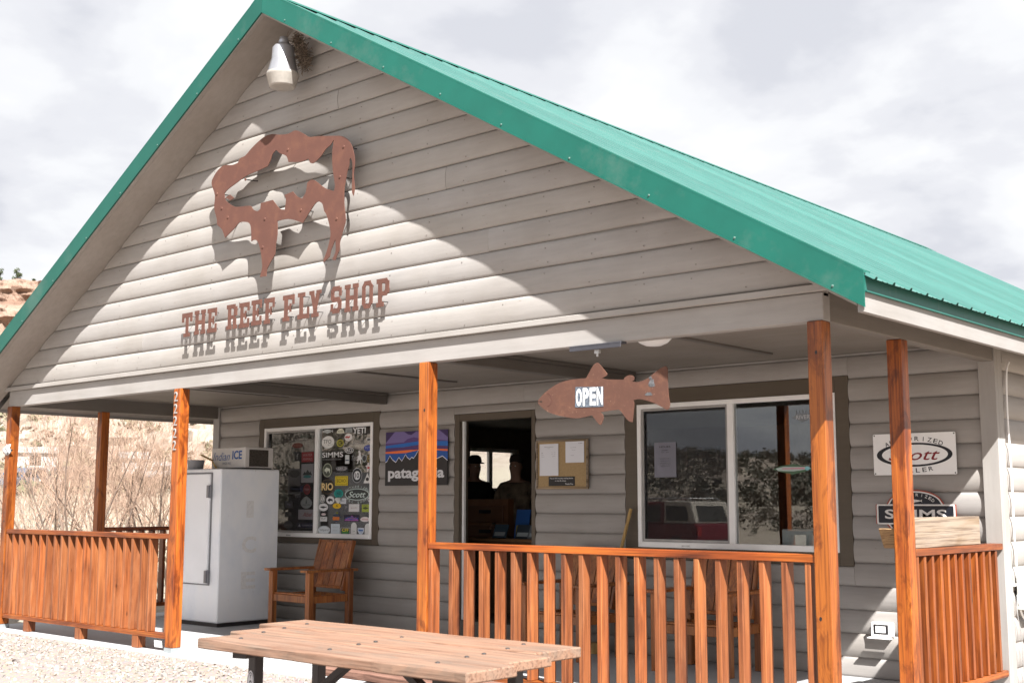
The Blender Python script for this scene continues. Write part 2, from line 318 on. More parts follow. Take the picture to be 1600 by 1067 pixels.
BHOLE= [(0.7,4.388),(0.655,4.347),(0.6,4.327),(0.536,4.276),(0.442,4.233),(0.394,4.245),(0.37,4.285),(0.277,4.277),(0.099,4.306),(0.067,4.366),(-0.026,4.41),(-0.078,4.45),(-0.128,4.423),(-0.162,4.364),(-0.195,4.324),(-0.33,4.309),(-0.499,4.293),(-0.648,4.253),(-0.778,4.215),(-0.831,4.186),(-0.817,4.127),(-0.748,4.075),(-0.636,4.027),(-0.442,4.007),(-0.387,3.963),(-0.323,3.939),(-0.282,3.952),(-0.278,4.004),(-0.11,4.005),(-0.067,3.963),(-0.005,3.908),(0.066,3.89),(0.077,3.978),(0.051,4.021),(0.169,4.032),(0.23,3.978),(0.299,3.949),(0.346,3.996),(0.362,4.075),(0.409,4.092),(0.467,4.075),(0.592,3.991),(0.714,3.943),(0.725,3.993),(0.693,4.134),(0.681,4.273)]
BEYE= [(-0.814,4.144),(-0.742,4.16),(-0.678,4.117),(-0.728,4.104)]
FISH= [(2.82,2.089),(2.84,2.108),(2.884,2.143),(2.941,2.174),(3.01,2.203),(3.071,2.216),(3.139,2.223),(3.256,2.224),(3.281,2.258),(3.319,2.308),(3.35,2.324),(3.368,2.314),(3.404,2.276),(3.436,2.24),(3.428,2.228),(3.392,2.215),(3.428,2.205),(3.516,2.197),(3.572,2.193),(3.584,2.208),(3.611,2.219),(3.639,2.217),(3.658,2.203),(3.654,2.184),(3.64,2.177),(3.681,2.17),(3.719,2.174),(3.773,2.192),(3.82,2.221),(3.865,2.246),(3.907,2.26),(3.922,2.242),(3.923,2.189),(3.924,2.114),(3.929,2.051),(3.937,2.013),(3.931,1.983),(3.913,1.974),(3.868,1.998),(3.809,2.026),(3.748,2.045),(3.695,2.056),(3.648,2.051),(3.654,2.025),(3.647,1.965),(3.638,1.908),(3.615,1.913),(3.58,1.943),(3.553,1.976),(3.529,1.996),(3.45,1.991),(3.373,1.985),(3.395,1.967),(3.399,1.938),(3.38,1.9),(3.36,1.907),(3.328,1.941),(3.303,1.968),(3.237,1.958),(3.17,1.953),(3.086,1.964),(3.001,1.982),(2.923,2.006),(2.87,2.036),(2.835,2.065),(2.822,2.079),(2.835,2.085),(2.853,2.076),(2.866,2.08),(2.862,2.09),(2.835,2.088)]
OPEN= [(3.164,2.168),(3.403,2.157),(3.402,2.021),(3.161,2.028)]
STICK = [
('R',-2.795,2.213,0.197,0.056,'fish',(190,195,195),[('text','cloudveil',0,0,0.7,0.3,(60,60,60))]),
('R',-2.562,2.209,0.136,0.056,'dome',(215,215,195),[('text','ROSS',0,-0.1,0.6,0.35,(110,110,80))]),
('R',-2.415,2.219,0.121,0.065,'rect',(150,155,155),[('text','FISH',0,0.25,0.8,0.3,(40,40,45)),('text','ON',0,-0.25,0.5,0.3,(40,40,45))]),
('R',-2.234,2.201,0.219,0.067,'none',None,[('text','YETI',0,0,1,1,(235,235,235),0.02)]),
('R',-2.225,2.155,0.087,0.014,'none',None,[('text','COOLERS',0,0,1,1,(200,200,200))]),
('R',-2.784,2.084,0.23,0.146,'ell',(225,225,222),[('text','TFO',-0.05,0.05,0.62,0.32,(40,40,40)),('text','fly rods',0.2,-0.22,0.4,0.12,(60,60,60))]),
('R',-2.565,2.066,0.127,0.089,'ell',(170,165,60),[('ell',0,0,0.7,0.7,(60,60,30)),('text','BC',0,0,0.42,0.4,(190,185,70))]),
('R',-2.42,2.129,0.139,0.089,'ell',(225,222,220),[('text','~',-0.1,0.05,0.6,0.3,(180,40,40),0.04),('text','RL',-0.1,-0.05,0.4,0.3,(170,40,40))]),
('R',-2.235,2.071,0.196,0.039,'none',None,[('text','SOLITUDE',0,0,1,1,(150,150,150))]),
('R',-2.065,2.088,0.094,0.051,'shield',(190,190,190),[('rect',0,0.05,0.6,0.4,(40,40,45))]),
('R',-2.083,1.995,0.13,0.069,'ell',(45,60,140),[('text','FLY',0,0.05,0.6,0.35,(170,180,220))]),
('R',-2.402,1.978,0.153,0.073,'ell',(215,215,215),[('ell',0,0,0.86,0.82,(35,38,40)),('text','RO',0,0,0.62,0.55,(220,220,220),0.01)]),
('R',-2.697,1.934,0.375,0.062,'none',None,[('text','SIMMS',0,0,1,1,(225,225,225),0.015)]),
('R',-2.702,1.878,0.328,0.019,'none',None,[('text','BOZEMAN,MONTANA',0,0,1,1,(150,150,150))]),
('R',-2.435,1.874,0.074,0.101,'rect',(200,205,205),[('rect',0,-0.1,0.8,0.12,(40,60,90))]),
('R',-2.309,1.888,0.101,0.055,'none',None,[('text','Ten',0,0,1,1,(150,150,150),0,0.3)]),
('R',-2.223,1.896,0.114,0.151,'rider',(220,220,220),[]),
('R',-2.139,1.879,0.081,0.087,'ell',(150,155,155),[('ell',0,0,0.7,0.75,(50,52,55))]),
('R',-2.053,1.874,0.08,0.081,'ell',(140,120,60),[('ell',0,0,0.75,0.78,(60,55,40)),('text','W',0,0,0.5,0.4,(180,160,90))]),
('R',-2.785,1.755,0.167,0.164,'ell',(165,170,150),[('ell',0,0,0.86,0.88,(70,75,65)),('bison',0,0,0.62,0.42,(205,210,195))]),
('R',-2.53,1.761,0.215,0.077,'rect',(30,32,36),[('ell',0,0.1,0.9,0.6,(190,190,195)),('ell',0,0.1,0.84,0.48,(30,32,36)),('text','AIRFLO',0,0.1,0.7,0.3,(210,210,215),0.01,0.3)]),
('R',-2.258,1.686,0.173,0.169,'ell',(215,218,220),[('ell',0,0,0.94,0.95,(38,40,46)),('ell',0,0,0.62,0.6,(215,218,220)),('text','10',0,0,0.42,0.36,(38,40,46),0.02)]),
('R',-2.071,1.776,0.094,0.108,'figure',(215,205,205),[('rect',0.1,-0.05,0.5,0.2,(170,50,55))]),
('R',-2.081,1.655,0.134,0.117,'tri',(215,215,212),[('ell',0.0,-0.12,0.4,0.36,(50,45,45))]),
('R',-2.529,1.628,0.229,0.11,'rect',(205,180,35),[('rrect',0,0,0.86,0.78,(60,55,20)),('rrect',0,0,0.82,0.72,(205,180,35)),('text','ECHO',0,0,0.66,0.36,(70,62,20),0.005)]),
('R',-2.779,1.562,0.248,0.176,'ell',(22,22,26),[('ell',0,0,0.95,0.95,(150,120,70)),('ell',0,0,0.92,0.92,(22,22,26)),('text','RIO',0,0,0.84,0.5,(228,200,140),0.03)]),
('R',-2.575,1.481,0.164,0.101,'ell',(30,150,140),[('ell',0,0,0.8,0.8,(25,120,115)),('text','AQ',0,0,0.4,0.3,(20,50,50),0.02)]),
('R',-2.254,1.47,0.422,0.135,'ell',(185,200,195),[('ell',0,0,0.93,0.88,(52,58,56)),('text','Scott',0,0,0.7,0.5,(200,215,210),0.01,0.35),('arc','AUTHORIZED',0.52,0.66,150,30),('arcb','PRO SHOP',0.46,0.7,215,325)]),
('R',-2.042,1.41,0.062,0.056,'shield',(190,190,190),[('rect',0,0.05,0.5,0.3,(60,60,60))]),
('R',-2.862,1.423,0.096,0.093,'ell',(215,215,212),[('ell',0,0,0.8,0.84,(40,40,40)),('ell',0,0,0.6,0.66,(215,215,212)),('text','S',0,0,0.3,0.4,(40,40,40))]),
('R',-2.721,1.405,0.147,0.092,'ell',(222,222,222),[('bison',0,0,0.62,0.5,(25,25,40))]),
('R',-2.58,1.408,0.117,0.07,'blob',(205,205,200),[]),
('R',-2.491,1.395,0.107,0.064,'rect',(200,205,210),[('text','EPIC',0,0,0.6,0.3,(90,100,120))]),
('R',-2.843,1.323,0.168,0.092,'ell',(215,216,216),[('fish',0,0,0.74,0.34,(45,45,45))]),
('R',-2.601,1.339,0.15,0.064,'ell',(215,175,30),[('text','A',0,0,0.3,0.5,(60,50,20))]),
('R',-2.433,1.32,0.078,0.085,'rect',(80,80,85),[('text','P',0,0,0.4,0.4,(150,150,150))]),
('R',-2.301,1.317,0.182,0.087,'rect',(205,205,205),[('text','guide',0.0,0,0.6,0.2,(150,120,120))]),
('R',-2.102,1.315,0.13,0.086,'rect',(150,165,60),[('fish',0,0,0.8,0.4,(60,70,30)),('text','FLY',0,0.3,0.5,0.2,(60,70,30))]),
('R',-2.837,1.246,0.129,0.055,'rect',(35,30,32),[('ell',0,-0.1,0.65,0.5,(205,190,190))]),
('R',-2.835,1.185,0.129,0.055,'rect',(205,205,205),[('text','FLY',0,0.1,0.6,0.35,(60,60,60))]),
('R',-2.595,1.213,0.168,0.128,'figure',(50,65,85),[('rect',-0.1,-0.15,0.7,0.3,(200,110,45)),('ell',0,0.35,0.3,0.2,(120,120,40))]),
('R',-2.341,1.202,0.269,0.078,'rect',(30,26,45),[('mts',0,0,0.94,0.8,(150,80,150)),('fish',0,-0.05,0.9,0.5,(45,80,150)),('rect',0,-0.05,0.5,0.06,(190,90,70))]),
('R',-2.11,1.189,0.161,0.056,'ell',(215,205,205),[('text','skinny',0,0,0.7,0.4,(170,50,60),0,0.3)]),
('R',-2.822,1.058,0.219,0.098,'ell',(205,212,216),[('ell',0,0,0.92,0.9,(120,130,140)),('ell',0,0,0.89,0.86,(205,212,216)),('text','fishpond',0,0,0.72,0.34,(90,95,100))]),
('R',-2.621,1.07,0.159,0.124,'rect',(195,205,212),[('text','OPEN DAILY',0,0.2,0.6,0.08,(150,155,160)),('text','ask inside',0,-0.1,0.5,0.07,(150,155,160))]),
('R',-2.444,1.053,0.166,0.078,'rect',(225,225,220),[('rect',0,0,0.92,0.9,(30,45,70)),('ell',0,-0.15,0.8,0.5,(60,130,60)),('text','CFF',0,0.15,0.7,0.45,(220,200,60),0.03)]),
('R',-2.298,1.081,0.1,0.143,'tall',(214,214,214),[('text','24',0,-0.2,0.4,0.1,(120,150,130))]),
('R',-2.178,1.053,0.108,0.08,'shield',(200,210,225),[('rect',0,0.15,0.7,0.25,(70,110,170)),('text','TU',0,-0.05,0.4,0.3,(60,90,150))]),
('R',-2.062,1.071,0.102,0.145,'tall',(212,212,210),[]),
('L',-3.165,2.168,0.293,0.035,'none',None,[('text','BACK IN 5',0,0,1,1,(60,90,75))]),
('L',-3.373,2.063,0.202,0.064,'ell',(120,45,30),[('text','REDS',0,0,0.7,0.45,(160,100,80))]),
('L',-3.175,1.919,0.223,0.12,'rect',(165,45,50),[('text','WATER',0,0.2,0.8,0.26,(205,160,160)),('text','ANIMALS',0,-0.2,0.8,0.26,(205,160,160))]),
('L',-3.368,1.929,0.111,0.112,'rect',(40,42,44),[('text','f',0,0,0.3,0.6,(170,170,170),0.02)]),
('L',-3.173,1.725,0.228,0.224,'rect',(165,165,170),[('mts',0,0.05,0.8,0.3,(50,60,60)),('ell',0,-0.18,0.66,0.16,(60,130,130))]),
('L',-3.415,1.63,0.238,0.305,'rect',(90,90,92),[('ell',0,0.3,0.86,0.3,(45,45,48))]),
('L',-3.374,1.539,0.237,0.073,'rect',(40,45,85),[('text','Patagonia',0,0,0.8,0.4,(110,120,160))]),
('L',-3.173,1.533,0.129,0.122,'ell',(160,60,65),[('ell',0,0,0.8,0.82,(110,40,45)),('text','FISH',0,0,0.6,0.2,(200,150,150))]),
('L',-3.35,1.458,0.11,0.041,'none',None,[('text','YETI',0,0,1,1,(140,140,145),0.02)]),
('L',-3.18,1.377,0.217,0.144,'guitar',(150,155,155),[('text','ORVIS',0,-0.2,0.6,0.14,(70,80,80)),('tri',0,0.12,0.14,0.4,(80,90,90))]),
('L',-3.181,1.236,0.291,0.119,'rect',(165,160,165),[('text','Abel',0.1,0,0.6,0.42,(140,50,60),0,0.3)]),
('L',-3.183,1.108,0.316,0.056,'rect',(32,34,58),[('text','KAENON',0.12,0,0.62,0.4,(150,150,165)),('tri',-0.36,0,0.14,0.5,(170,170,180))]),
('L',-3.51,1.352,0.158,0.083,'rect',(45,48,60),[('text','fly',0,0,0.5,0.4,(100,110,140))]),
('L',-3.513,1.107,0.178,0.095,'ell',(60,60,62),[('text','HATCH',0,0,0.7,0.2,(120,120,120))]),
('L',-3.518,1.233,0.127,0.063,'rect',(50,52,52),[]),
]
# ------------------------------------------------------------------ dimensions (metres; y=0 is the porch front, camera on -y)
W = 5.03; D = 2.795; S = .582; ZR = 5.81; YR = -.376; YB = 14.0; ZH = 2.45
def zr(x): return ZR-S*abs(x)
# ------------------------------------------------------------------ ground
def sstep(a, b, x):
    t = min(1, max(0, (x-a)/(b-a))); return t*t*(3-2*t)
def terrain(x, y):
    r = math.hypot(x, y+2); a = 0
    if r < 1e-3: return -.03
    dl = (x*-.88+(y+2)*.475)/r; wl = sstep(.25, .8, dl)
    n = noise.fractal(Vector((x*.02, y*.02, 3.3)), .9, 2, 5)
    n2 = noise.fractal(Vector((x*.09, y*.09, 8.1)), .9, 2, 4)
    prof = np.interp(r, [0, 45, 62, 78, 95, 112, 135, 152, 158, 163, 250, 700], [0, 0, .8, 2.3, 3.5, 6.5, 14, 20, 25, 29.5, 33, 38])
    hl = prof+n*sstep(60, 120, r)*2.0+n2*sstep(70, 130, r)*.9
    wf = sstep(.1, .75, (-(y+2)*.9-x*.25)/r)
    po = np.interp(r, [0, 24, 30, 36, 60, 110, 160, 700], [0, -.25, .75, .9, 1.3, 5.4, 7.0, 12])
    ho = po*(.35+.65*wf)+n*sstep(40, 110, r)*1.3+n2*sstep(26, 34, r)*.35
    az = math.degrees(math.atan2(y+2, x))%360; ho += 5.5*math.exp(-((az-216)/13)**2)*sstep(55, 110, r)
    return -.03+wl*hl+(1-wl)*ho
def ground_mat():
    m, t, b = mat('dry_hillside'); g = G(t); v = g.coord(kind='Object'); n = g.noise(v, .05, 8, .62); n2 = g.noise(v, .6, 8, .7); n3 = g.noise(v, 6, 6, .7)
    soil = g.ramp(n2, [(.3, (.225,.17,.13)), (.5, (.30,.24,.195)), (.7, (.36,.305,.26))])
    grass = g.ramp(n3, [(.3, (.24,.20,.145)), (.5, (.32,.275,.21)), (.7, (.37,.33,.265))])
    c = g.mix(g.ramp(n, [(.42, 0.), (.58, 1.)]), soil, grass); scr = g.noise(v, .28, 6, .72)
    c = g.mix(g.ramp(scr, [(.58, 0.), (.64, .6)]), c, (.105,.092,.06)); g.lk(c, b.inputs['Base Color']); setb(b, None, .95); g.bump(n3, b, .6, .2); return m
M_ground = ground_mat()
angs = []; a = 0.
while a < 360:
    angs.append(a); a += .45 if 138 < a < 170 else 2.4
rad = [0]+list(np.geomspace(3, 34, 16))+list(np.linspace(36, 175, 100))+list(np.geomspace(185, 900, 14))
mb = MB(); na = len(angs); vs = []
for r in rad:
    for a in angs:
        x, y = r*math.cos(math.radians(a)), r*math.sin(math.radians(a))-2; vs.append((x, y, terrain(x, y)))
mb.add(vs, [(i*na+j, i*na+(j+1)%na, (i+1)*na+(j+1)%na, (i+1)*na+j) for i in range(1, len(rad)-1) for j in range(na)])
mb.add([(0,-2,-.03)]+vs[na:2*na], [(0, 1+j, 1+(j+1)%na) for j in range(na)])
tag(mb.build('ground', M_ground, None, True, base=(0,0,0)), kind='structure')
lot = MB(); gx = np.linspace(-17, 22, 40); gy = np.linspace(-21, -.06, 36)
lot.add([(x, y, terrain(x, y)+.012+(.012*noise.noise(Vector((x*.8, y*.8, 0))) if y < -.5 else 0)) for y in gy for x in gx], [(j*40+i, j*40+i+1, (j+1)*40+i+1, (j+1)*40+i) for j in range(35) for i in range(39)])
tag(lot.build('gravel_lot', M_grav, None, True, base=(0,0,0)), kind='structure')
slab = MB(); slab.box(-5.35, 5.2, -.09, D+.01, -.12, 0.0); so_ = slab.build('porch_floor', M_conc, None, base=(0,0,0), bev=.01); tag(so_, kind='structure')
sl2 = MB(); sl2.box(5.205, 16, 1.2, 14, -.12, -.008); tag(sl2.build('side_path', plain('low_bounce_soil', (.22,.175,.135), .95, 0, .3, 6), None, base=(0,0,0)), kind='structure')  # unseen ground, soil colour darkened so less light bounces onto the side beam
# loose stones lying on the gravel lot
peb = MB(); cube = np.array([(-1,-1,-.6),(1,-1,-.7),(1,1,-.6),(-1,1,-.7),(-.7,-.8,.5),(.8,-.7,.6),(.7,.8,.5),(-.8,.7,.6)])
CF = [(0,3,2,1),(4,5,6,7),(0,1,5,4),(1,2,6,5),(2,3,7,6),(3,0,4,7)]
for i in range(5200):
    x = rng.uniform(-7.5, 4.5); y = -.13-abs(rng.normal(0, 1.15)); s_ = min(.03, .007*math.exp(abs(rng.normal(0, .42))))
    t = rng.uniform(0, 6.28); p = (cube+rng.normal(0, .28, (8,3)))*s_; c, s2 = math.cos(t), math.sin(t)
    peb.add(np.c_[p[:,0]*c-p[:,1]*s2+x, p[:,0]*s2+p[:,1]*c+y, p[:,2]+terrain(x,y)+.016+s_*.35], CF, int(rng.integers(0, 4)))
tag(peb.build('gravel', [plain('pale_stone', (.29,.255,.23), .9), plain('grey_stone', (.235,.21,.195), .9), plain('tan_stone', (.27,.225,.19), .9), plain('white_stone', (.35,.32,.295), .9)], None, base=(0,0,0)), kind='stuff')

# ------------------------------------------------------------------ the shop building
shop = thing('shop_building', (0,0,0), 'taupe log sided shop with a front gable, green metal roof and open porch', 'building')
def board(x0, x1, z0, z1, zf, y, axis, parent, m, slope=None, zc=None, bulge=.021, side=1):
    """one log-profile board; zc clips its height, slope(z)->(x0,x1) cuts the ends to a roof line"""
    zc = zc or (zf[0], zf[1]); K = 11; prof = []
    for i in range(K+1):
        t = i/K; z = zf[0]+(zf[1]-zf[0])*t
        if zc[0]-1e-6 <= z <= zc[1]+1e-6: prof.append((z, bulge*(1-abs(2*t-1)**2.3)))
    def at(z):
        t = (z-zf[0])/(zf[1]-zf[0]); return (z, bulge*max(0, 1-abs(2*t-1)**2.3))
    if not prof or prof[0][0] > zc[0]+1e-4: prof.insert(0, at(zc[0]))
    if prof[-1][0] < zc[1]-1e-4: prof.append(at(zc[1]))
    prof = [(prof[0][0], -.01)]+prof+[(prof[-1][0], -.01)]
    mbb = MB(); A = []; B = []
    for z, b in prof:
        e0, e1 = slope(z) if slope else (x0, x1); e0 = max(e0, x0); e1 = min(e1, x1)
        if e1 < e0: e0 = e1 = (e0+e1)/2
        if axis == 'x': A.append((e0, y-b, z)); B.append((e1, y-b, z))
        else: A.append((y+side*b, e0, z)); B.append((y+side*b, e1, z))
    n = len(A); mbb.add(A+B, [(i, i+n, i+n+1, i+1) if (axis == 'x') == (side > 0) else (i, i+1, i+n+1, i+n) for i in range(n-1)])
    if axis == 'y' and side > 0: mbb.f = [tuple(reversed(f)) for f in mbb.f]
    nf = len(mbb.f); mbb.add(A, [tuple(range(n))]); mbb.add(B, [tuple(range(n-1,-1,-1))])
    o = mbb.build('siding_board', m, parent); me = o.data
    me.polygons.foreach_set('use_smooth', [0 < i < n-2 for i in range(nf)]+[False]*2); return o
# gable
gb = MB(); gb.prism([(-5.03, 2.6), (5.03, 2.6), (5.03, zr(5.03)-.12), (0, ZR-.12), (-5.03, zr(5.03)-.12)], (0, .012, 0), (1,0,0), (0,0,1), (0,.06,0)); gable = gb.build('gable_wall', M_side, shop)
k = 0; z = 2.668
joints = {0: [.58], 1: [-2.3], 2: [-1.1], 3: [2.35], 4: [-.6], 6: [1.9], 7: [3.0], 9: [-.7], 11: [.6]}
while z < 5.6:
    z1 = z+.1853; lim = lambda q: (-(ZR-.215-q)/S, (ZR-.215-q)/S); c0, c1 = lim(z)
    cuts = [c0]+[q for q in joints.get(k, []) if c0+.4 < q < c1-.4]+[c1]
    for i in range(len(cuts)-1):
        board(cuts[i]+(.0015 if i else 0), cuts[i+1]-(.0015 if i < len(cuts)-2 else 0), 0, 0, (z+.002+(.006 if random.random() < .25 else .002)*random.random(), z1-.002), -.002+.004*random.random(), 'x', gable, M_side, lim, None, .0125)
    z = z1; k += 1
nh = MB()
for i in range(15):
    zc = 2.668+.1853*(i+.5); hx = (ZR-.215-zc)/S
    for q in np.arange(-4.8, 4.8, .406):
        for dz in (-.055, .05):
            x = q+random.uniform(-.03,.03)
            if abs(x) < hx-.15 and random.random() < .55: nh.lathe([(0,-.0016),(.0042,-.001),(.005,.002)], (x, -.0118, zc+dz+random.uniform(-.006,.006)), 6, 0, (0,1,0))
tag(nh.build('nail_heads', plain('painted_nail', (.19,.17,.155), .7), gable), kind='stuff')
# front wall with its openings: (x0, x1, z0, z1) of the trims
OPENINGS = [(-4.085, -1.865, .90, 2.402), (-.685, .445, 0, 2.31), (1.552, 3.825, .868, 2.424)]
fwm = MB(); xs = [-5.0]
for o_ in OPENINGS: xs += [o_[0]+.03, o_[1]-.03]
xs.append(5.0)
for i in range(0, len(xs), 2): fwm.box(xs[i], xs[i+1], D+.008, D+.12, -.02, 2.62)
for o_ in OPENINGS:
    fwm.box(o_[0]+.03, o_[1]-.03, D+.008, D+.12, o_[3]-.03, 2.62)
    if o_[2] > .2: fwm.box(o_[0]+.03, o_[1]-.03, D+.008, D+.12, -.02, o_[2]+.03)
fwall = fwm.build('front_wall', M_side, shop)
zs = [2.584-.187*i for i in range(15)]
for i in range(14):
    z1, z0 = zs[i], zs[i+1]; z0c = max(z0, .002)
    if z1 < .05: break
    segs = [(-4.905, 4.905, z0c, z1)]
    for (a, b, c, d) in OPENINGS:
        ns = []
        for (p, q, u, v) in segs:
            if b <= p or a >= q or d <= u+.004 or c >= v-.004: ns.append((p, q, u, v)); continue
            if a > p: ns.append((p, a-.002, u, v))
            if b < q: ns.append((b+.002, q, u, v))
            if d < v: ns.append((max(a,p), min(b,q), d+.002, v))
            if c > u: ns.append((max(a,p), min(b,q), u, c-.002))
        segs = ns
    for (p, q, u, v) in segs:
        if q-p < .03: continue
        cut = [p]; 
        if q-p > 3 : cut.append(p+(q-p)*random.uniform(.3,.7))
        cut.append(q)
        for j in range(len(cut)-1): board(cut[j]+.001*bool(j), cut[j+1], 0, 0, (z0+.0015, z1-.0015), D, 'x', fwall, M_side, None, (max(u, z0+.0015), min(v, z1-.0015)))
tp = MB(); tp.box(-4.905, 4.905, D-.03, D+.005, 2.586, 2.598); tp.build('top_trim', M_trimP, fwall)
# side walls
sw = MB(); sw.box(W-.12, W-.012, D+.125, YB, -.02, 2.7); swall = sw.build('side_wall', M_sideY, shop)
for i in range(14):
    z1, z0 = zs[i], max(zs[i+1], .0)
    if z1 < .05: break
    board(D+.11, YB, 0, 0, (z0+.0015, z1-.0015), W-.012, 'y', swall, M_sideY)
LW = (7.45, 8.62, 1.56, 2.24)     # window in the left wall, seen through the doorway
sl = MB()
for (a, b, c, d) in ((D+.125, LW[0], -.02, 2.7), (LW[1], YB, -.02, 2.7), (LW[0], LW[1], -.02, LW[2]), (LW[0], LW[1], LW[3], 2.7)): sl.box(-W, -W+.12, a, b, c, d)
lwall = sl.build('side_wall', M_sideY, shop)
bw = MB(); bw.box(-W+.13, W-.13, YB-.12, YB, -.02, 2.7); bw.build('back_wall', M_side, shop)
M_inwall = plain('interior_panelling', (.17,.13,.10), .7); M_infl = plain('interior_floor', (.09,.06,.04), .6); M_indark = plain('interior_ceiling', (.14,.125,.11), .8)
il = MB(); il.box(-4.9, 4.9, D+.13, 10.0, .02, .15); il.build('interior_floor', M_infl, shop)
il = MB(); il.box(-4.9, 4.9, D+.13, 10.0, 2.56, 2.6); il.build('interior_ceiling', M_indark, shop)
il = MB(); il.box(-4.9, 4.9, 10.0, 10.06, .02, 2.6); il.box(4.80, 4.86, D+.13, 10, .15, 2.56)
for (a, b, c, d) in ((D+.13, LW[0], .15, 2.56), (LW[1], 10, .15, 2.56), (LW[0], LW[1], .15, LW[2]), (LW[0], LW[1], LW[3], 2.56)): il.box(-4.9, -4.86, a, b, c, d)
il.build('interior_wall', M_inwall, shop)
lw = MB(); a, b, c, d = LW; X0 = -W+.03
lwin = MB(); lwin.box(X0, X0+.05, a, a+.05, c, d); lwin.box(X0, X0+.05, b-.05, b, c, d); lwin.box(X0, X0+.05, a+.05, b-.05, d-.05, d); lwin.box(X0, X0+.05, a+.05, b-.05, c, c+.05); lwin.box(X0, X0+.05, (a+b)/2-.04, (a+b)/2+.04, c+.05, d-.05)
lwin_o = lwin.build('window', M_white, shop); pn = MB(); pn.box(X0+.02, X0+.026, a+.05, b-.05, c+.05, d-.05); pn.build('pane', M_glass, lwin_o)
# corner boards
for sgn in (-1, 1):
    cbd = MB(); x0, x1 = sorted((sgn*4.907, sgn*5.036)); cbd.box(x0, x1, D-.042, D+.006, 0, 2.62)
    xa, xb = sorted((sgn*5.0, sgn*5.036)); cbd.box(xa, xb, D+.008, D+.108, 0, 2.62); cbd.build('corner_board', M_trimZ, shop, bev=.003)
# header beam, trim strip, porch ceiling and beams
hb = MB(); hb.box(-W, W, 0, .09, ZH, 2.621); hb.build('header_beam', M_trimP, shop, bev=.004)
hb = MB(); hb.box(-5.10, 5.10, -.034, -.0015, 2.6225, 2.666); hb.build('header_trim', M_trimP, shop, bev=.004)
for sgn in (-1, 1):
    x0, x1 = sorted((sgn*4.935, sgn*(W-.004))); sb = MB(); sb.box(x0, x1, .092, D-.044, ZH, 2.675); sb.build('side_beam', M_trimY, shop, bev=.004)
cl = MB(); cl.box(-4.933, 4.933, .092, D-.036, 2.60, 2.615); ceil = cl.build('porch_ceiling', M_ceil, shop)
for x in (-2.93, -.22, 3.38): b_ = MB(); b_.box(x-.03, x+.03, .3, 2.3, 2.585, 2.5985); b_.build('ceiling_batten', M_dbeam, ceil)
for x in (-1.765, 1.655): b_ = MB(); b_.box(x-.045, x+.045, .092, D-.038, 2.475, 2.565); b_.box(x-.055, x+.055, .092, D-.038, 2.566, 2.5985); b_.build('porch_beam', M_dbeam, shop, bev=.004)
# posts
M_pbase = plain('galvanised_post_base', (.33,.36,.37), .5, .3)
def post(x, y, wx=.102, wy=.105, lab=None):
    p = MB(); p.box(x, x+wx, y, y+wy, .045, ZH-.001); o = p.build('porch_post', M_postZ, shop, bev=.005)
    q = MB(); q.box(x-.003, x+wx+.003, y-.003, y+wy+.003, .001, .044); q.build('post_base', M_pbase, o)
    if lab: o['label'] = lab
    return o
pA = post(-W, -.018); pB = post(-1.703, -.018, .112, lab='post carrying the white house number 22222'); pC = post(1.636, -.018); pD = post(W-.102, -.018); pE = post(W-.102, 1.08); pF = post(-W, 1.10)
for i in range(5):
    mb = MB(); zc = 2.375-i*.1155; put_text(mb, '2', 0, 0, .05, .09, (-1.655, -.0205, zc), (1,0,0), (0,0,1), 0, 0.)
    vs = list(mb.v); n = len(vs); mb.v += [(a, b-.007, c) for a, b, c in vs]; fs = list(mb.f); mb.f = [tuple(reversed(f)) for f in fs]+[tuple(q+n for q in f) for f in fs]
    ed = {}
    for f in fs:
        for q in range(len(f)):
            e = (f[q], f[(q+1)%len(f)]); ed[e] = 1
    mb.f += [(a, b, b+n, a+n) for a, b in ed if (b, a) not in ed]; mb.m = [0]*len(mb.f); mb.build('house_digit', plain('dull_aluminium_digit', (.30,.29,.28), .5), pB)
# knots in the posts
for (px, pz, o_) in ((1.70, 2.08, pC), (4.985, 2.26, pD), (4.96, .72, pD), (-4.97, 1.55, pA), (-4.965, 1.17, pA)):
    mb = MB(); mb.prism(ell(px, pz, .008, .012, 10), (0, -.0195, 0), (1,0,0), (0,0,1), (0, .001, 0)); mb.build('knot_hole', M_black, o_)
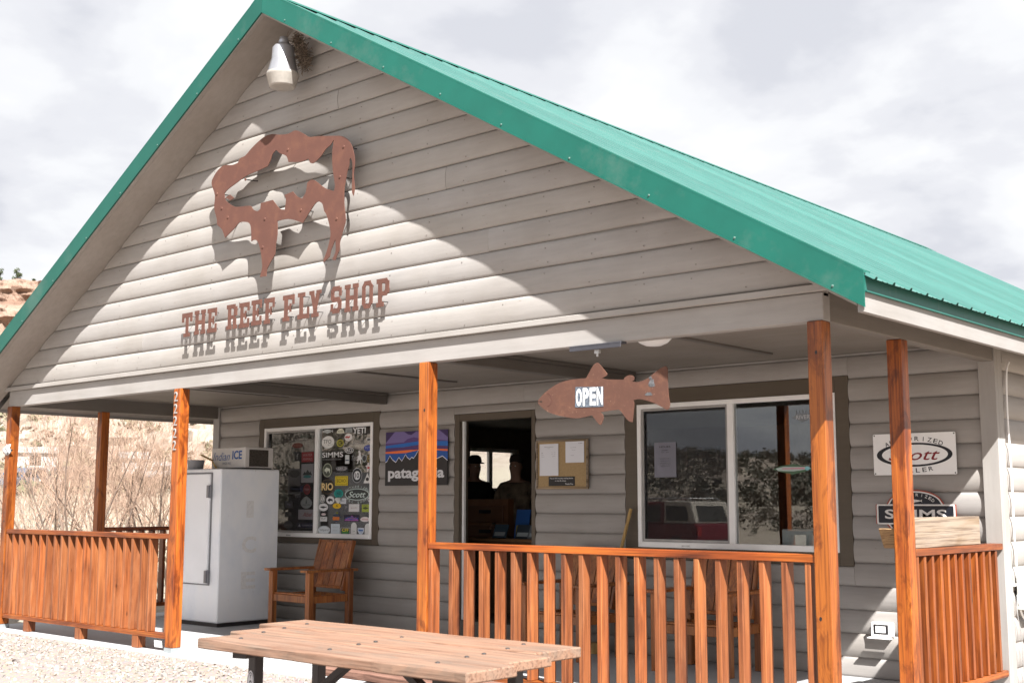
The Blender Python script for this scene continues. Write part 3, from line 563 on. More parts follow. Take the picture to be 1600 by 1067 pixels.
# roof
M_screw = plain('painted_screw_head', (.10,.17,.15), .6)
roof = MB()
roof.prism([(0, ZR-.035), (5.44, zr(5.44)-.035), (5.44, zr(5.44)-.06), (0, ZR-.06), (-5.44, zr(5.44)-.06), (-5.44, zr(5.44)-.035)], (0, YR+.01, 0), (1,0,0), (0,0,1), (0, YB+.3-YR, 0)); roof_o = roof.build('roof', M_soffit, shop)
PWD = .9144; prof = [(0,0)]
for q in range(4):
    y0 = q*PWD/4; prof += [(y0+.014, .0), (y0+.022, .016), (y0+.042, .016), (y0+.050, 0), (y0+.105, 0), (y0+.113, .003), (y0+.123, .003), (y0+.131, 0), (y0+.165, 0), (y0+.173, .003), (y0+.183, .003), (y0+.191, 0)]
prof.append((PWD-.001, 0))
for sgn in (-1, 1):
    nx, nz = sgn*S/math.hypot(1,S), 1/math.hypot(1,S); mb = MB(); xe = 5.52
    A = [(sgn*.02+nx*h, YR+yy, ZR-.012-S*.02+nz*h) for yy, h in prof]; B = [(sgn*xe+nx*h, YR+yy, zr(xe)-.012+nz*h) for yy, h in prof]; n = len(A)
    mb.add(A+B, [((i, i+n, i+n+1, i+1) if sgn > 0 else (i, i+1, i+n+1, i+n)) for i in range(n-1)]); p0 = mb.build('roof_panel', M_roof, roof_o)
    so2 = p0.modifiers.new('sheet', 'SOLIDIFY'); so2.thickness = .0015
    for i in range(1, 16):
        o = p0.copy(); COL.objects.link(o); o.location = (0, PWD*i, 0); o.parent = roof_o; WORLD[o.name] = Vector((0,0,0))
    # rake trim, wooden rake fascia, soffit, eave
    rt_ = MB(); P = [(sgn*.0015, ZR-.003), (sgn*5.47, zr(5.47)-.003), (sgn*5.47, zr(5.47)-.183), (sgn*.0015, ZR-.183)]
    rt_.prism(P, (0, YR-.010, 0), (1,0,0), (0,0,1), (0, .008, 0))
    rt_.prism([(sgn*.0015, ZR+.014), (sgn*5.47, zr(5.47)+.014), (sgn*5.47, zr(5.47)-.002), (sgn*.0015, ZR-.002)], (0, YR-.0102, 0), (1,0,0), (0,0,1), (0, .085, 0))
    rt_.prism([(sgn*.0015, ZR-.1835), (sgn*5.47, zr(5.47)-.1835), (sgn*5.47, zr(5.47)-.192), (sgn*.0015, ZR-.192)], (0, YR-.016, 0), (1,0,0), (0,0,1), (0, .016, 0)); rto = rt_.build('rake_trim', M_green, roof_o)
    for q in np.arange(.32, 5.4, .62):
        mb = MB(); mb.lathe([(0,-.006),(.0045,-.005),(.005,-.002),(.008,-.001),(.008,.001)], (sgn*(q+.03*random.random()), YR-.0115, zr(q)-.165), 8, 0, (0,1,0)); mb.build('screw', M_screw, rto)
    mb = MB(); mb.prism([(sgn*.0015, ZR-.03), (sgn*5.42, zr(5.42)-.03), (sgn*5.42, zr(5.42)-.207), (sgn*.0015, ZR-.207)], (0, YR-.0005, 0), (1,0,0), (0,0,1), (0, .034, 0)); mb.build('rake_fascia', M_soffit, roof_o)
    mb = MB(); mb.prism([(sgn*.0015, ZR-.196), (sgn*5.40, zr(5.40)-.196), (sgn*5.40, zr(5.40)-.208), (sgn*.0015, ZR-.208)], (0, YR+.035, 0), (1,0,0), (0,0,1), (0, -YR-.012, 0)); mb.build('rake_soffit', M_soffit, roof_o)
    x0, x1 = sorted((sgn*5.463, sgn*5.470)); mb = MB(); mb.box(x0, x1, YR+.001, YB, 2.528, 2.607); x0, x1 = sorted((sgn*5.463, sgn*5.482)); mb.box(x0, x1, YR+.001, YB, 2.520, 2.5275); mb.build('eave_trim', M_dgreen, roof_o)
    x0, x1 = sorted((sgn*5.424, sgn*5.461)); mb = MB(); mb.box(x0, x1, YR+.002, YB, 2.412, 2.585); mb.build('eave_fascia', M_wfascia, roof_o)
    mb = MB(); mb.prism([(sgn*4.95, zr(4.95)-.196), (sgn*5.42, zr(5.42)-.196), (sgn*5.42, zr(5.42)-.208), (sgn*4.95, zr(4.95)-.208)], (0, .093, 0), (1,0,0), (0,0,1), (0, YB-.1, 0)); mb.build('eave_soffit', M_soffit, roof_o)
mb = MB(); mb.prism([(-.16, ZR-.16*S+.014), (0, ZR+.018), (.16, ZR-.16*S+.014), (.16, ZR-.16*S+.018), (0, ZR+.023), (-.16, ZR-.16*S+.018)], (0, YR-.01, 0), (1,0,0), (0,0,1), (0, YB-YR, 0)); mb.build('ridge_cap', M_green, roof_o)
# door frame
df = MB(); yf = D-.018
def frame_boards(x0, x1, z0, z1, wl, wr, wt, wb, y0, y1, m, name, parent, bev=.003):
    q = MB(); q.box(x0, x0+wl, y0, y1, z0, z1); q.box(x1-wr, x1, y0, y1, z0, z1); q.box(x0+wl, x1-wr, y0, y1, z1-wt, z1)
    if wb: q.box(x0+wl, x1-wr, y0, y1, z0, z0+wb)
    return q.build(name, m, parent, bev=bev)
dfo = frame_boards(-.683, .443, .0, 2.308, .07, .05, .072, 0, D-.018, D+.125, M_brown, 'door_frame', shop)
mb = MB(); mb.box(-.612, -.585, D+.03, D+.06, .17, 2.235); mb.build('weatherstrip', M_white, dfo)
mb = MB(); mb.box(-.61, .39, D-.02, D+.14, .001, .165); mb.build('threshold', M_dbeam, dfo)
mb = MB(); mb.box(.352, .388, D+.13, D+.98, .17, 2.22); dr = mb.build('door', M_brown, shop); mb = MB(); mb.lathe([(.0,0),(.03,.01),(.03,.05),(.0,.06)], (.351, D+.90, 1.05), 12, 0, (-1,0,0)); mb.build('door_knob', M_galv, dr)
# windows
def window(x0, x1, z0, z1, t, fx0, fx1, fz0, fz1, mull, label):
    o = frame_boards(x0, x1, z0, z1, fx0-x0, x1-fx1, z1-fz1, fz0-z0, D-.016, D+.06, M_brown, 'window', shop); o['label'] = label
    q = MB(); f = .042; y0, y1 = D-.022, D+.05
    q.box(fx0+.001, fx0+f, y0, y1, fz0+.001, fz1-.001); q.box(fx1-f, fx1-.001, y0, y1, fz0+.001, fz1-.001); q.box(fx0+f, fx1-f, y0, y1, fz1-f, fz1-.001); q.box(fx0+f, fx1-f, y0, y1, fz0+.001, fz0+f+.01); q.box(mull-.03, mull+.03, y0, y1, fz0+f+.01, fz1-f)
    q.build('frame', M_white, o, bev=.003)
    for a, b, yy in ((fx0+f, mull-.03, D+.022), (mull+.03, fx1-f, D+.006)):
        p = MB(); p.box(a+.001, b-.001, yy, yy+.004, fz0+f+.011, fz1-f-.001); p.build('pane', M_glass, o)
    s = MB(); a, b, c, d = fx0+f+.002, mull-.032, fz0+f+.012, fz1-f-.002; y2 = D-.004
    s.box(a, a+.022, y2, y2+.01, c, d); s.box(b-.022, b, y2, y2+.01, c, d); s.box(a+.022, b-.022, y2, y2+.01, c, c+.022); s.box(a+.022, b-.022, y2, y2+.01, d-.022, d)
    s.build('screen_frame', plain('screen_frame_metal', (.33,.32,.31), .5, .3), o)
    s = MB(); s.add([(a+.022,y2+.005,c+.022),(b-.022,y2+.005,c+.022),(b-.022,y2+.005,d-.022),(a+.022,y2+.005,d-.022)], [(0,1,2,3)]); s.build('insect_screen', M_screen, o)
    l = MB(); l.box((fx0+mull)/2-.02, (fx0+mull)/2+.06, y0-.004, y0-.0005, fz0+.012, fz0+.028); l.build('latch', M_galv, o)
    return o
winL = window(-4.083, -1.867, .902, 2.400, 0, -3.978, -1.975, .968, 2.288, -2.964, 'sliding window covered with dozens of stickers')
winR = window(1.554, 3.823, .870, 2.422, 0, 1.694, 3.705, .974, 2.290, 2.700, 'sliding window with an opening hours sheet and bare glass')
# ceiling lamp
mb = MB(); mb.lathe([(0,-.055),(.06,-.05),(.105,-.03),(.13,-.006),(.135,0)], (3.16, .95, 2.5985), 24); tag(mb.build('ceiling_light', M_white, None, True), 'round white dome light on the porch ceiling', 'ceiling light')
# ------------------------------------------------------------------ railings
def railing(label, axis, base, c0, c1, poss, mb_, mr):
    """axis 'x': runs along x at y 0..0.089; axis 'y': runs along y at x base"""
    r = thing('porch_railing', (base[0], base[1], 0), label, 'railing', 'stained porch railings')
    def bx(n, a0, a1, p0, p1, z0, z1, m):
        q = MB()
        if axis == 'x': q.box(a0, a1, p0, p1, z0, z1)
        else: q.box(p0, p1, a0, a1, z0, z1)
        return q.build(n, m, r, bev=.003)
    q0 = base[1] if axis == 'x' else base[0]
    bx('top_rail', c0, c1, q0-.006, q0+.095, 1.036, 1.082, mr); bx('bottom_rail', c0, c1, q0-.003, q0+.092, .118, .163, mr)
    for p in poss:
        t = random.uniform(-.003, .003); bx('baluster', p, p+.038, q0+t, q0+.088+t, .164, 1.035, mb_)
    return r, bx
rl, bx = railing('stained railing closing the left bay beside the ice freezer, on three support blocks', 'x', (-3.3, 0), -4.927, -1.705, [-4.926]+[-4.79+.1515*i for i in range(19)]+[-1.752], M_bal, M_railX)
for x in (-4.44, -3.36, -2.29):
    q = MB(); q.box(x, x+.105, .0, .088, .002, .117); q.build('support_block', M_bal, rl, bev=.003)
rr, bx = railing('long stained railing behind the picnic table, in front of the doorway and right window', 'x', (3.3, 0), 1.74, 4.927, [1.742]+[1.955+.1527*i for i in range(20)], M_bal, M_railX)
for x in (2.6, 3.7):
    q = MB(); q.box(x, x+.105, .0, .088, .002, .117); q.build('support_block', M_bal, rr, bev=.003)
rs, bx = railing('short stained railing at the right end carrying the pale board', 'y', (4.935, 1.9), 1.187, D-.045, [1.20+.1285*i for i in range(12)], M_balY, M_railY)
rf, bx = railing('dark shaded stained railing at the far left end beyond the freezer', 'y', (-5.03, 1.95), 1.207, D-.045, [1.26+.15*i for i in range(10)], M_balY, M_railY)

# ------------------------------------------------------------------ rusted steel signs
YS = -.135
def smooth(P):
    n = len(P); V = [Vector((*p, 0)) for p in P]; turn = []
    for i in range(n):
        a, b = V[i]-V[i-1], V[(i+1)%n]-V[i]; turn.append(a.angle(b, 0) < .75)
    Q = []
    for i in range(n):
        Q.append(P[i]); j = (i+1)%n
        if turn[i] or turn[j]:
            p0, p1, p2, p3 = V[i-1] if turn[i] else V[i], V[i], V[j], V[(i+2)%n] if turn[j] else V[j]
            for t in (.33, .67):
                q = .5*((2*p1)+(p2-p0)*t+(2*p0-5*p1+4*p2-p3)*t*t+(3*p1-p0-3*p2+p3)*t**3); Q.append((q.x, q.y))
    return Q
BISON, BHOLE, FISH = smooth(BISON), smooth(BHOLE), smooth(FISH)
BISON = [(a+.013, b) for a, b in BISON]; BHOLE = [(a+.013, b) for a, b in BHOLE]; BEYE = [(a+.013, b) for a, b in BEYE]
mb = MB(); mb.prism(BISON, (0, YS-.006, 0), (1,0,0), (0,0,1), (0,.006,0), 0, [BHOLE]); bison = mb.build('bison_sign', M_rust, None, base=(0,YS,4.0))
tag(bison, 'large rusted steel cutout of a standing bison on the gable', 'sign')
mb = MB(); mb.prism(BEYE, (0, YS-.006, 0), (1,0,0), (0,0,1), (0,.005,0)); mb.bar((-.795,YS,4.135),(-.85,YS,4.135),.01,.004); mb.build('eye', M_rust, bison)
for x, z in ((.1,4.42),(-.5,4.26),(-.93,4.2),(.84,4.3),(.8,4.05),(-.75,3.95),(-.2,3.85),(.3,3.85),(.77,3.7),(-.22,3.6),(-.85,4.05)):
    q = MB(); q.tube([(x,YS,z),(x+.01,-.005,z+.01)], .005, 6); q.build('standoff', M_steel, bison)
    q = MB(); q.lathe([(0,-.006),(.011,-.005),(.014,0)], (x, YS-.006, z), 8, 0, (0,1,0)); q.build('bolt', M_rust, bison)
GL = {'T':[(.3,.5,0,1),(0,.8,.8,1),(0,.15,.62,.8),(.65,.8,.62,.8),(.16,.64,0,.15)],
 'H':[(.06,.27,0,1),(.53,.74,0,1),(.27,.53,.42,.58),(0,.33,0,.16),(.47,.8,0,.16),(0,.33,.84,1),(.47,.8,.84,1)],
 'E':[(.1,.32,0,1),(0,.8,0,.18),(0,.8,.82,1),(.32,.58,.42,.58),(.66,.8,.18,.36),(.66,.8,.66,.82),(.46,.58,.34,.66)],
 'F':[(.1,.34,0,1),(0,.8,.82,1),(.34,.6,.42,.58),(.66,.8,.62,.82),(.48,.6,.34,.66),(0,.46,0,.16)],
 'L':[(.12,.36,0,1),(0,.8,0,.18),(0,.5,.84,1),(.66,.8,.18,.42)],
 'O':[(0,.24,.16,.84),(.56,.8,.16,.84),(.16,.64,0,.17),(.16,.64,.83,1)],
 'P':[(.1,.34,0,1),(0,.66,.83,1),(.34,.66,.38,.54),(.56,.8,.46,.9),(0,.46,0,.16)],
 'R':[(.1,.32,0,1),(0,.64,.83,1),(.3,.64,.42,.56),(.54,.78,.52,.9),(0,.38,0,.16),(.5,.72,.1,.45),(.5,.8,0,.16)],
 'S':[(.0,.24,.55,.86),(.14,.66,.82,1),(.14,.66,.42,.6),(.56,.8,.14,.46),(.14,.66,0,.18),(.62,.8,.62,.94),(0,.18,.08,.36)],
 'Y':[(.28,.52,0,.42),(.16,.64,0,.15),(0,.32,.86,1),(.48,.8,.86,1)]}
GP = {'O':[[(0,.8),(.2,1),(.3,.84),(.2,.74)],[(.8,.8),(.6,1),(.5,.84),(.6,.74)],[(0,.2),(.2,.26),(.3,.16),(.2,0)],[(.8,.2),(.6,.26),(.5,.16),(.6,0)]],
 'Y':[[(.28,.3),(.52,.3),(.3,.95),(.06,.95)],[(.28,.3),(.52,.3),(.74,.95),(.5,.95)]],
 'S':[[(0,.84),(.18,1),(.3,.84),(.2,.72)],[(.8,.16),(.62,0),(.5,.16),(.6,.28)],[(0,.55),(.16,.42),(.3,.6),(.2,.7)],[(.8,.45),(.64,.6),(.5,.42),(.6,.3)]],
 'P':[[(.8,.86),(.64,1),(.5,.85),(.6,.75)],[(.8,.5),(.64,.38),(.5,.54),(.6,.64)]]}
LET = [('T',-1.45,-1.285),('H',-1.245,-1.07),('E',-1.041,-.896),('R',-.743,-.583),('E',-.555,-.407),('E',-.375,-.23),('F',-.191,-.049),('F',.069,.225),('L',.272,.424),('Y',.425,.578),('S',.704,.836),('H',.878,1.045),('O',1.089,1.215),('P',1.261,1.407)]
sg = thing('lettering_sign', (0,-.095,2.92), 'rusted steel slab letters spelling THE REEF FLY SHOP under the bison', 'sign')
for i, (ch, x0, x1) in enumerate(LET):
    zb = 2.918+random.uniform(-.004,.006); h = .226; mb = MB(); e = 0.; wd = x1-x0; x0 -= .035; x1 -= .035
    for (a, b, c, d) in GL[ch]:
        e += .00025; mb.box(x0+a/.8*wd, x0+b/.8*wd, -.101-e, -.095-e, zb+c*h, zb+d*h)
    for pl in GP.get(ch, []):
        e += .00025; mb.prism([(x0+a/.8*wd, zb+b*h) for a, b in pl], (0,-.101-e,0), (1,0,0), (0,0,1), (0,.006,0))
    lo = mb.build('letter', M_rustl, sg)
    for zz_ in (.2, .86):
        q = MB(); xx = x0+(.40 if ch in 'TYI' else .22)/.8*wd; q.tube([(xx,-.095,zb+zz_*h),(xx+.004,-.005,zb+zz_*h+.005)], .0035, 6); q.build('standoff_pin', M_steel, lo)
# fish sign hanging under the header
fs = thing('fish_sign', (3.35,.02,1.91), 'rusty trout shaped OPEN sign hanging under the porch beam', 'sign')
mb = MB(); mb.prism(FISH, (0,-.003,0), (1,0,0), (0,0,1), (0,.006,0)); fp = mb.build('fish_plate', M_rustf, fs)
mb = MB(); mb.prism([(a, b) for a, b in OPEN], (0,-.0055,0), (1,0,0), (0,0,1), (0,.002,0), 0)
U = (OPEN[1][0]-OPEN[0][0]); 
for i, ch in enumerate('OPEN'): put_text(mb, ch, 3.164+U*(.13+.25*i), 2.0955, U*.21, .122, (0,-.0066,0), (1,0,.0), (0,0,1), 1, .035)
mb.build('open_panel', [plain('worn_grey_panel', (.10,.12,.15), .7, 0, .6, 60), M_wht], fs)
mb = MB(); mb.prism([(2.905+.05*math.cos(t), 2.095+.05*math.sin(t)) for t in np.linspace(-1.4,1.4,14)]+[(2.902+.046*math.cos(t), 2.095+.046*math.sin(t)) for t in np.linspace(1.4,-1.4,14)], (0,-.0045,0), (1,0,0), (0,0,1), (0,.0012,0)); mb.build('gill_line', plain('dark_rust',(.09,.035,.025),.9), fp)
for cx, cz, rx, rz in ((3.80,2.155,.022,.033),(3.775,2.085,.026,.014),(3.79,2.19,.012,.012)):
    mb = MB(); mb.prism([(cx+rx*math.cos(t)*(1+.3*math.sin(3*t+cx)), cz+rz*math.sin(t)*(1+.25*math.cos(2*t))) for t in np.linspace(0,6.1,18)], (0,-.0042,0), (1,0,0), (0,0,1), (0,.001,0)); mb.build('paint_patch', plain('flaked_blue_paint', (.085,.085,.09), .8, 0, .5, 50), fp)
mb = MB(); mb.box(3.135, 3.575, -.035, .035, 2.437, 2.4485); mb.box(3.135, 3.575, -.035, -.031, 2.41, 2.437); mb.build('bracket', plain('bracket_steel', (.05,.05,.06), .6, .2), fs, bev=.002)
mb = MB(); mb.tube([(3.353,0,2.437),(3.353,0,2.365)], .008, 10); mb.box(3.335, 3.371, -.012, .012, 2.385, 2.412); mb.tube([(3.33,0,2.398),(3.378,0,2.398)], .005, 8); mb.build('hanger', M_galv, fs)

# ------------------------------------------------------------------ yard light and nest under the peak
LY = -.24
lp = thing('yard_light', (.13, LY, 4.95), 'silver yard light with a ribbed plastic refractor under the gable peak', 'lamp')
mb = MB(); mb.lathe([(0,.40),(.035,.398),(.045,.36),(.045,.33),(.075,.325),(.095,.30),(.10,.20),(.103,.19)], (.13,LY,5.0), 28); mb.build('housing', plain('brushed_aluminium', (.42,.42,.44), .4, .7, .08), lp, True)
mb = MB(); mb.lathe([(.104,.19),(.112,.16),(.135,.075),(.137,.07)], (.13,LY,5.0), 28); mb.build('reflector', plain('bright_aluminium', (.5,.5,.52), .3, .8, .08), lp, True)
mb = MB(); pr = []
for r_, h_ in ((.139,.072),(.143,.055),(.138,.045),(.115,-.04),(.108,-.052),(.095,-.055),(0,-.05)): pr.append((r_,h_))
mb.lathe(pr, (.13,LY,5.0), 40); mb.build('refractor', plain('ribbed_plastic', (.36,.335,.30), .4, 0, .1, 30), lp, True)
mb = MB(); mb.tube([(.13,LY+.06,5.24),(.13,-.03,5.27)], .02, 10); mb.box(.09,.17,-.05,-.03,5.22,5.32); mb.build('wall_arm', M_galv, lp)
ns = MB()
for i in range(520):
    t = rng.uniform(); c = np.array([.20,-.16,5.40])*(1-t)+np.array([.26,-.10,5.16])*t+rng.normal(0,1,3)*np.array([.026,.026,.028]); d = rng.normal(0,1,3); d /= np.linalg.norm(d); d *= rng.uniform(.015,.05)
    if c[1] > -.05: c[1] = -.05
    ns.bar(c-d, c+d, .004, .004)
tag(ns.build('bird_nest', plain('nest_straw', (.15,.115,.085), .9, 0, .6, 40)), 'straggly brown bird nest built behind the yard light', 'bird nest')

# ------------------------------------------------------------------ signs on the front wall
UX, UZ = (1,0,0), (0,0,1)
def shape(sh, cx, cz, a, b):
    if sh == 'ell': return ell(cx, cz, a, b)
    if sh == 'rect': return rect(cx, cz, a, b)
    if sh == 'rrect': return rrect(cx, cz, a, b, min(a,b)*.3)
    if sh == 'tall': return [(cx-a,cz-b),(cx+a,cz-b)]+[(cx+a*math.cos(t), cz+b-a*.9+a*.9*math.sin(t)) for t in np.linspace(0,math.pi,12)]
    if sh == 'dome': return [(cx+a*math.cos(t), cz-b+2*b*math.sin(t)) for t in np.linspace(0,math.pi,16)]
    if sh == 'shield': return [(cx-a,cz+b),(cx-a,cz),(cx-a*.5,cz-b*.7),(cx,cz-b),(cx+a*.5,cz-b*.7),(cx+a,cz),(cx+a,cz+b)]
    if sh == 'tri': return [(cx-a,cz-b),(cx+a,cz-b),(cx,cz+b)]
    if sh == 'guitar': return [(cx+a*math.cos(t)*(1-.35*max(0,math.sin(t))), cz+b*math.sin(t)) for t in np.linspace(0,6.1,24)]
    if sh == 'blob': return [(cx+a*math.cos(t)*(1+.2*math.sin(3*t)), cz+b*math.sin(t)*(1+.2*math.cos(4*t))) for t in np.linspace(0,6.1,20)]
    T = {'fish':[(-1,0),(-.6,.55),(0,.8),(.5,.45),(.75,.15),(1,.8),(.92,0),(1,-.8),(.75,-.15),(.5,-.5),(.1,-.75),(-.1,-1),(-.2,-.75),(-.6,-.5)],
     'bison':[(-1,-.1),(-.9,.4),(-.6,.6),(-.3,1),(.1,.75),(.7,.55),(.95,.3),(.9,-.3),(.85,-1),(.65,-1),(.6,-.3),(0,-.3),(-.15,-1),(-.35,-1),(-.4,-.35),(-.6,-.5),(-.8,-.6)],
     'mts':[(-1,-1),(-.55,.3),(-.3,-.2),(.05,1),(.4,-.1),(.6,.35),(1,-1)],
     'rider':[(-.9,-.6),(-.5,-.2),(-.6,.1),(-.2,.25),(-.2,.6),(-.35,.85),(0,1),(.25,.8),(.15,.55),(.5,.75),(.35,.35),(.6,-.05),(1,-.4),(.7,-.45),(.45,-.3),(.5,-1),(.25,-1),(.15,-.45),(-.2,-.5),(-.45,-1),(-.7,-1),(-.45,-.5)],
     'figure':[(-.5,-1),(.1,-.9),(.3,-.3),(1,-.1),(.6,.2),(.4,.6),(.3,1),(-.2,.95),(-.35,.5),(-1,.3),(-.5,0)]}
    return [(cx+p*a, cz+q*b) for p, q in T[sh]]
def print_on(mb, mats, y, step, cx, cz, w_, h_, ex):
    for e in ex:
        y -= step; k = e[0]
        if k == 'text':
            c = e[6]; bold = e[7] if len(e) > 7 else 0; she = e[8] if len(e) > 8 else 0; mi = midx(mats, fcol(*c))
            put_text(mb, e[1], cx+e[2]*w_, cz+e[3]*h_, e[4]*w_, e[5]*h_, (0,y,0), UX, UZ, mi, bold, she)
        elif k in ('arc', 'arcb'):
            n = len(e[1]); mi = midx(mats, fcol(200,215,210)); arc_text(mb, e[1], cx, cz, e[2]*w_, e[3]*h_, e[4], e[5], h_*.17, w_*.062, (0,y,0), UX, UZ, mi, .01, k == 'arcb')
        else:
            mb.flat(shape(k, cx+e[1]*w_, cz+e[2]*h_, e[3]*w_/2, e[4]*h_/2), (0,y,0), UX, UZ, midx(mats, fcol(*e[5])))
def midx(mats, m):
    if m not in mats: mats.append(m)
    return mats.index(m)
for s, cx, cz, w_, h_, sh, col, ex in STICK:
    y = D+(.0052 if s == 'R' else .0212); mb = MB(); mats = []
    if col: mb.flat(shape(sh, cx, cz, w_/2, h_/2), (0,y,0), UX, UZ, midx(mats, fcol(*col)))
    print_on(mb, mats, y, .0004, cx, cz, w_, h_, ex); mb.build('sticker', mats, winL)
# mountain sign (patagonia)
x0, x1, z0, z1 = -1.731, -.757, 1.5635, 2.156; ww, hh = x1-x0, z1-z0; yp = D-.041
def uv(l): return [(x0+a*ww, z0+b*hh) for a, b in l]
mb = MB(); mats = [fcol(28,26,27)]; mb.box(x0, x1, yp, yp+.004, z0, z1)
def lay(l, c, k): mb.flat(uv(l), (0, yp-.0005*k, 0), UX, UZ, midx(mats, fcol(*c)))
lay([(0,.44),(1,.44),(1,1),(0,1)], (52,32,84), 1)
lay([(0,.80),(.15,1),(.30,1),(.36,.95),(.42,.93),(.50,.99),(.6,1),(.86,1),(1,.86),(1,.5),(0,.5)], (112,98,150), 2)
lay([(0,.79),(.3,.80),(.36,.86),(.46,.89),(.56,.86),(.75,.84),(1,.80),(1,.55),(0,.55)], (84,58,118), 3)
lay([(0,.745),(.3,.78),(.55,.81),(1,.79),(1,.66),(0,.66)], (22,98,178), 4); lay([(0,.70),(.3,.71),(.55,.745),(1,.70),(1,.5),(0,.5)], (78,48,104), 5)
lay([(0,.63),(.2,.645),(.38,.655),(.56,.655),(.8,.66),(1,.645),(1,.5),(0,.5)], (232,108,52), 6); lay([(0,.60),(.2,.595),(.34,.60),(.55,.645),(.8,.63),(1,.61),(1,.4),(0,.4)], (10,76,152), 7)
PK_ = [(0,.44),(.03,.46),(.075,.565),(.12,.49),(.175,.44),(.225,.53),(.275,.46),(.335,.58),(.36,.53),(.405,.485),(.435,.525),(.465,.505),(.50,.56),(.56,.69),(.60,.79),(.66,.66),(.71,.58),(.75,.60),(.80,.47),(.86,.50),(.92,.53),(1,.45)]
lay(PK_+[(p, q-.014) for p, q in reversed(PK_)], (225,225,235), 9); lay([(p, q-.012) for p, q in PK_]+[(1,0),(0,0)], (30,27,28), 8)
put_text(mb, 'patagonia', x0+.50*ww, z0+.20*hh, .90*ww, .25*hh, (0,yp-.005,0), UX, UZ, midx(mats, fcol(205,205,208)), .032)
tag(mb.build('shop_sign', mats), 'blue and purple mountain sign reading patagonia behind the porch post', 'sign')
# white oval dealer sign
x0, x1, z0, z1 = 4.040, 4.712, 1.5995, 1.9265; mb = MB(); mats = [M_white]; cx, cz = (x0+x1)/2, (z0+z1)/2-.006
mb.prism(rrect(cx, (z0+z1)/2, (x1-x0)/2, (z1-z0)/2, .012), (0,D-.044,0), UX, UZ, (0,.003,0)); K = midx(mats, fcol(22,26,34)); y = D-.0447
mb.flat(ell(cx, cz, .308, .094, 48), (0,y,0), UX, UZ, K, [list(reversed(ell(cx+.004, cz, .268, .079, 48)))]); mb.flat(ell(cx, cz, .30, .0865, 48), (0,y-.0004,0), UX, UZ, K, [list(reversed(ell(cx, cz, .272, .083, 48)))])
put_text(mb, 'Scott', cx, cz, .42, .088, (0,y-.0008,0), UX, UZ, midx(mats, fcol(128,24,34)), .004, .38)
arc_text(mb, 'AUTHORIZED', cx, cz, .30, .125, 137, 43, .034, .034, (0,y-.0004,0), UX, UZ, K, .006); arc_text(mb, 'DEALER', cx, cz, .30, .123, 244, 296, .034, .034, (0,y-.0004,0), UX, UZ, K, .006, True)
so3 = mb.build('dealer_sign', mats); tag(so3, 'white rectangular dealer sign with red script in a black oval', 'sign')
for a, b in ((x0+.012,z0+.012),(x1-.012,z0+.012),(x0+.012,z1-.012),(x1-.012,z1-.012)):
    q = MB(); q.lathe([(0,-.002),(.005,-.0015),(.006,0)], (a,D-.0445,b), 8, 0, (0,1,0)); q.build('screw', M_steel, so3)
# black round-topped sign
mb = MB(); mats = [fcol(150,58,34), fcol(215,212,208), fcol(26,29,38)]; cx, cz = 4.368, 1.297
def badge(g_, y, mi):
    P = [(cx-.325-g_, cz-.083-g_), (cx-.24-g_*.5, cz-.083-g_)]
    P += [(cx+(.222+g_)*math.cos(t), cz-.05+(.115+g_)*math.sin(t)-.03) for t in np.linspace(math.radians(204), math.radians(336), 12)]
    P += [(cx+.24+g_*.5, cz-.083-g_), (cx+.325+g_, cz-.083-g_), (cx+.325+g_, cz+.072+g_), (cx+.235+g_*.6, cz+.072+g_)]
    P += [(cx+(.225+g_)*math.cos(t), cz+.07+(.115+g_)*math.sin(t)) for t in np.linspace(math.radians(14), math.radians(166), 18)]
    P += [(cx-.235-g_*.6, cz+.072+g_), (cx-.325-g_, cz+.072+g_)]
    mb.prism(P, (0,y,0), UX, UZ, (0,.003,0), mi)
badge(.0, D-.044, 0); badge(-.010, D-.0446, 1); badge(-.021, D-.0452, 2)
mb.flat(rrect(cx, cz-.006, .318, .079, .012), (0,D-.0458,0), UX, UZ, 1); mb.flat(rrect(cx, cz-.006, .304, .067, .008), (0,D-.0462,0), UX, UZ, 2)
put_text(mb, 'SIMMS', cx, cz-.004, .50, .074, (0,D-.0466,0), UX, UZ, 1, .02); arc_text(mb, 'AUTHORIZED', cx, cz+.062, .165, .085, 152, 28, .024, .021, (0,D-.0466,0), UX, UZ, 1, .01)
mb.flat(shape('fish', cx+.0, cz+.10, .06, .014), (0,D-.0466,0), UX, UZ, 1); put_text(mb, 'DEALER', cx, cz-.112, .2, .024, (0,D-.0466,0), UX, UZ, 1, .01)
tag(mb.build('dealer_sign', mats), 'black badge shaped dealer sign with orange rim, lower of the two', 'sign')
# cork board and what is pinned to it
cb_ = thing('cork_board', (.81, D-.045, 1.511), 'cork notice board in a pale wooden frame beside the doorway', 'notice board')
x0, x1, z0, z1 = .487, 1.138, 1.511, 1.993; mb = MB(); mb.box(x0+.02, x1-.02, D-.048, D-.036, z0+.02, z1-.02); mb.build('cork_panel', plain('cork', (.36,.25,.125), .9, 0, .15, 90), cb_)
for nm, a in (('frame_side',(x0,x0+.021,z0,z1)),('frame_side',(x1-.021,x1,z0,z1)),('frame_rail',(x0+.0215,x1-.0215,z0,z0+.021)),('frame_rail',(x0+.0215,x1-.0215,z1-.021,z1))):
    q = MB(); q.box(a[0], a[1], D-.058, D-.036, a[2], a[3]); q.build(nm, stain('pale_frame', 0, (.40,.28,.16), (.50,.37,.23), (.56,.43,.29), .6, .5, False) if nm == 'x' else M_pale, cb_, bev=.002)
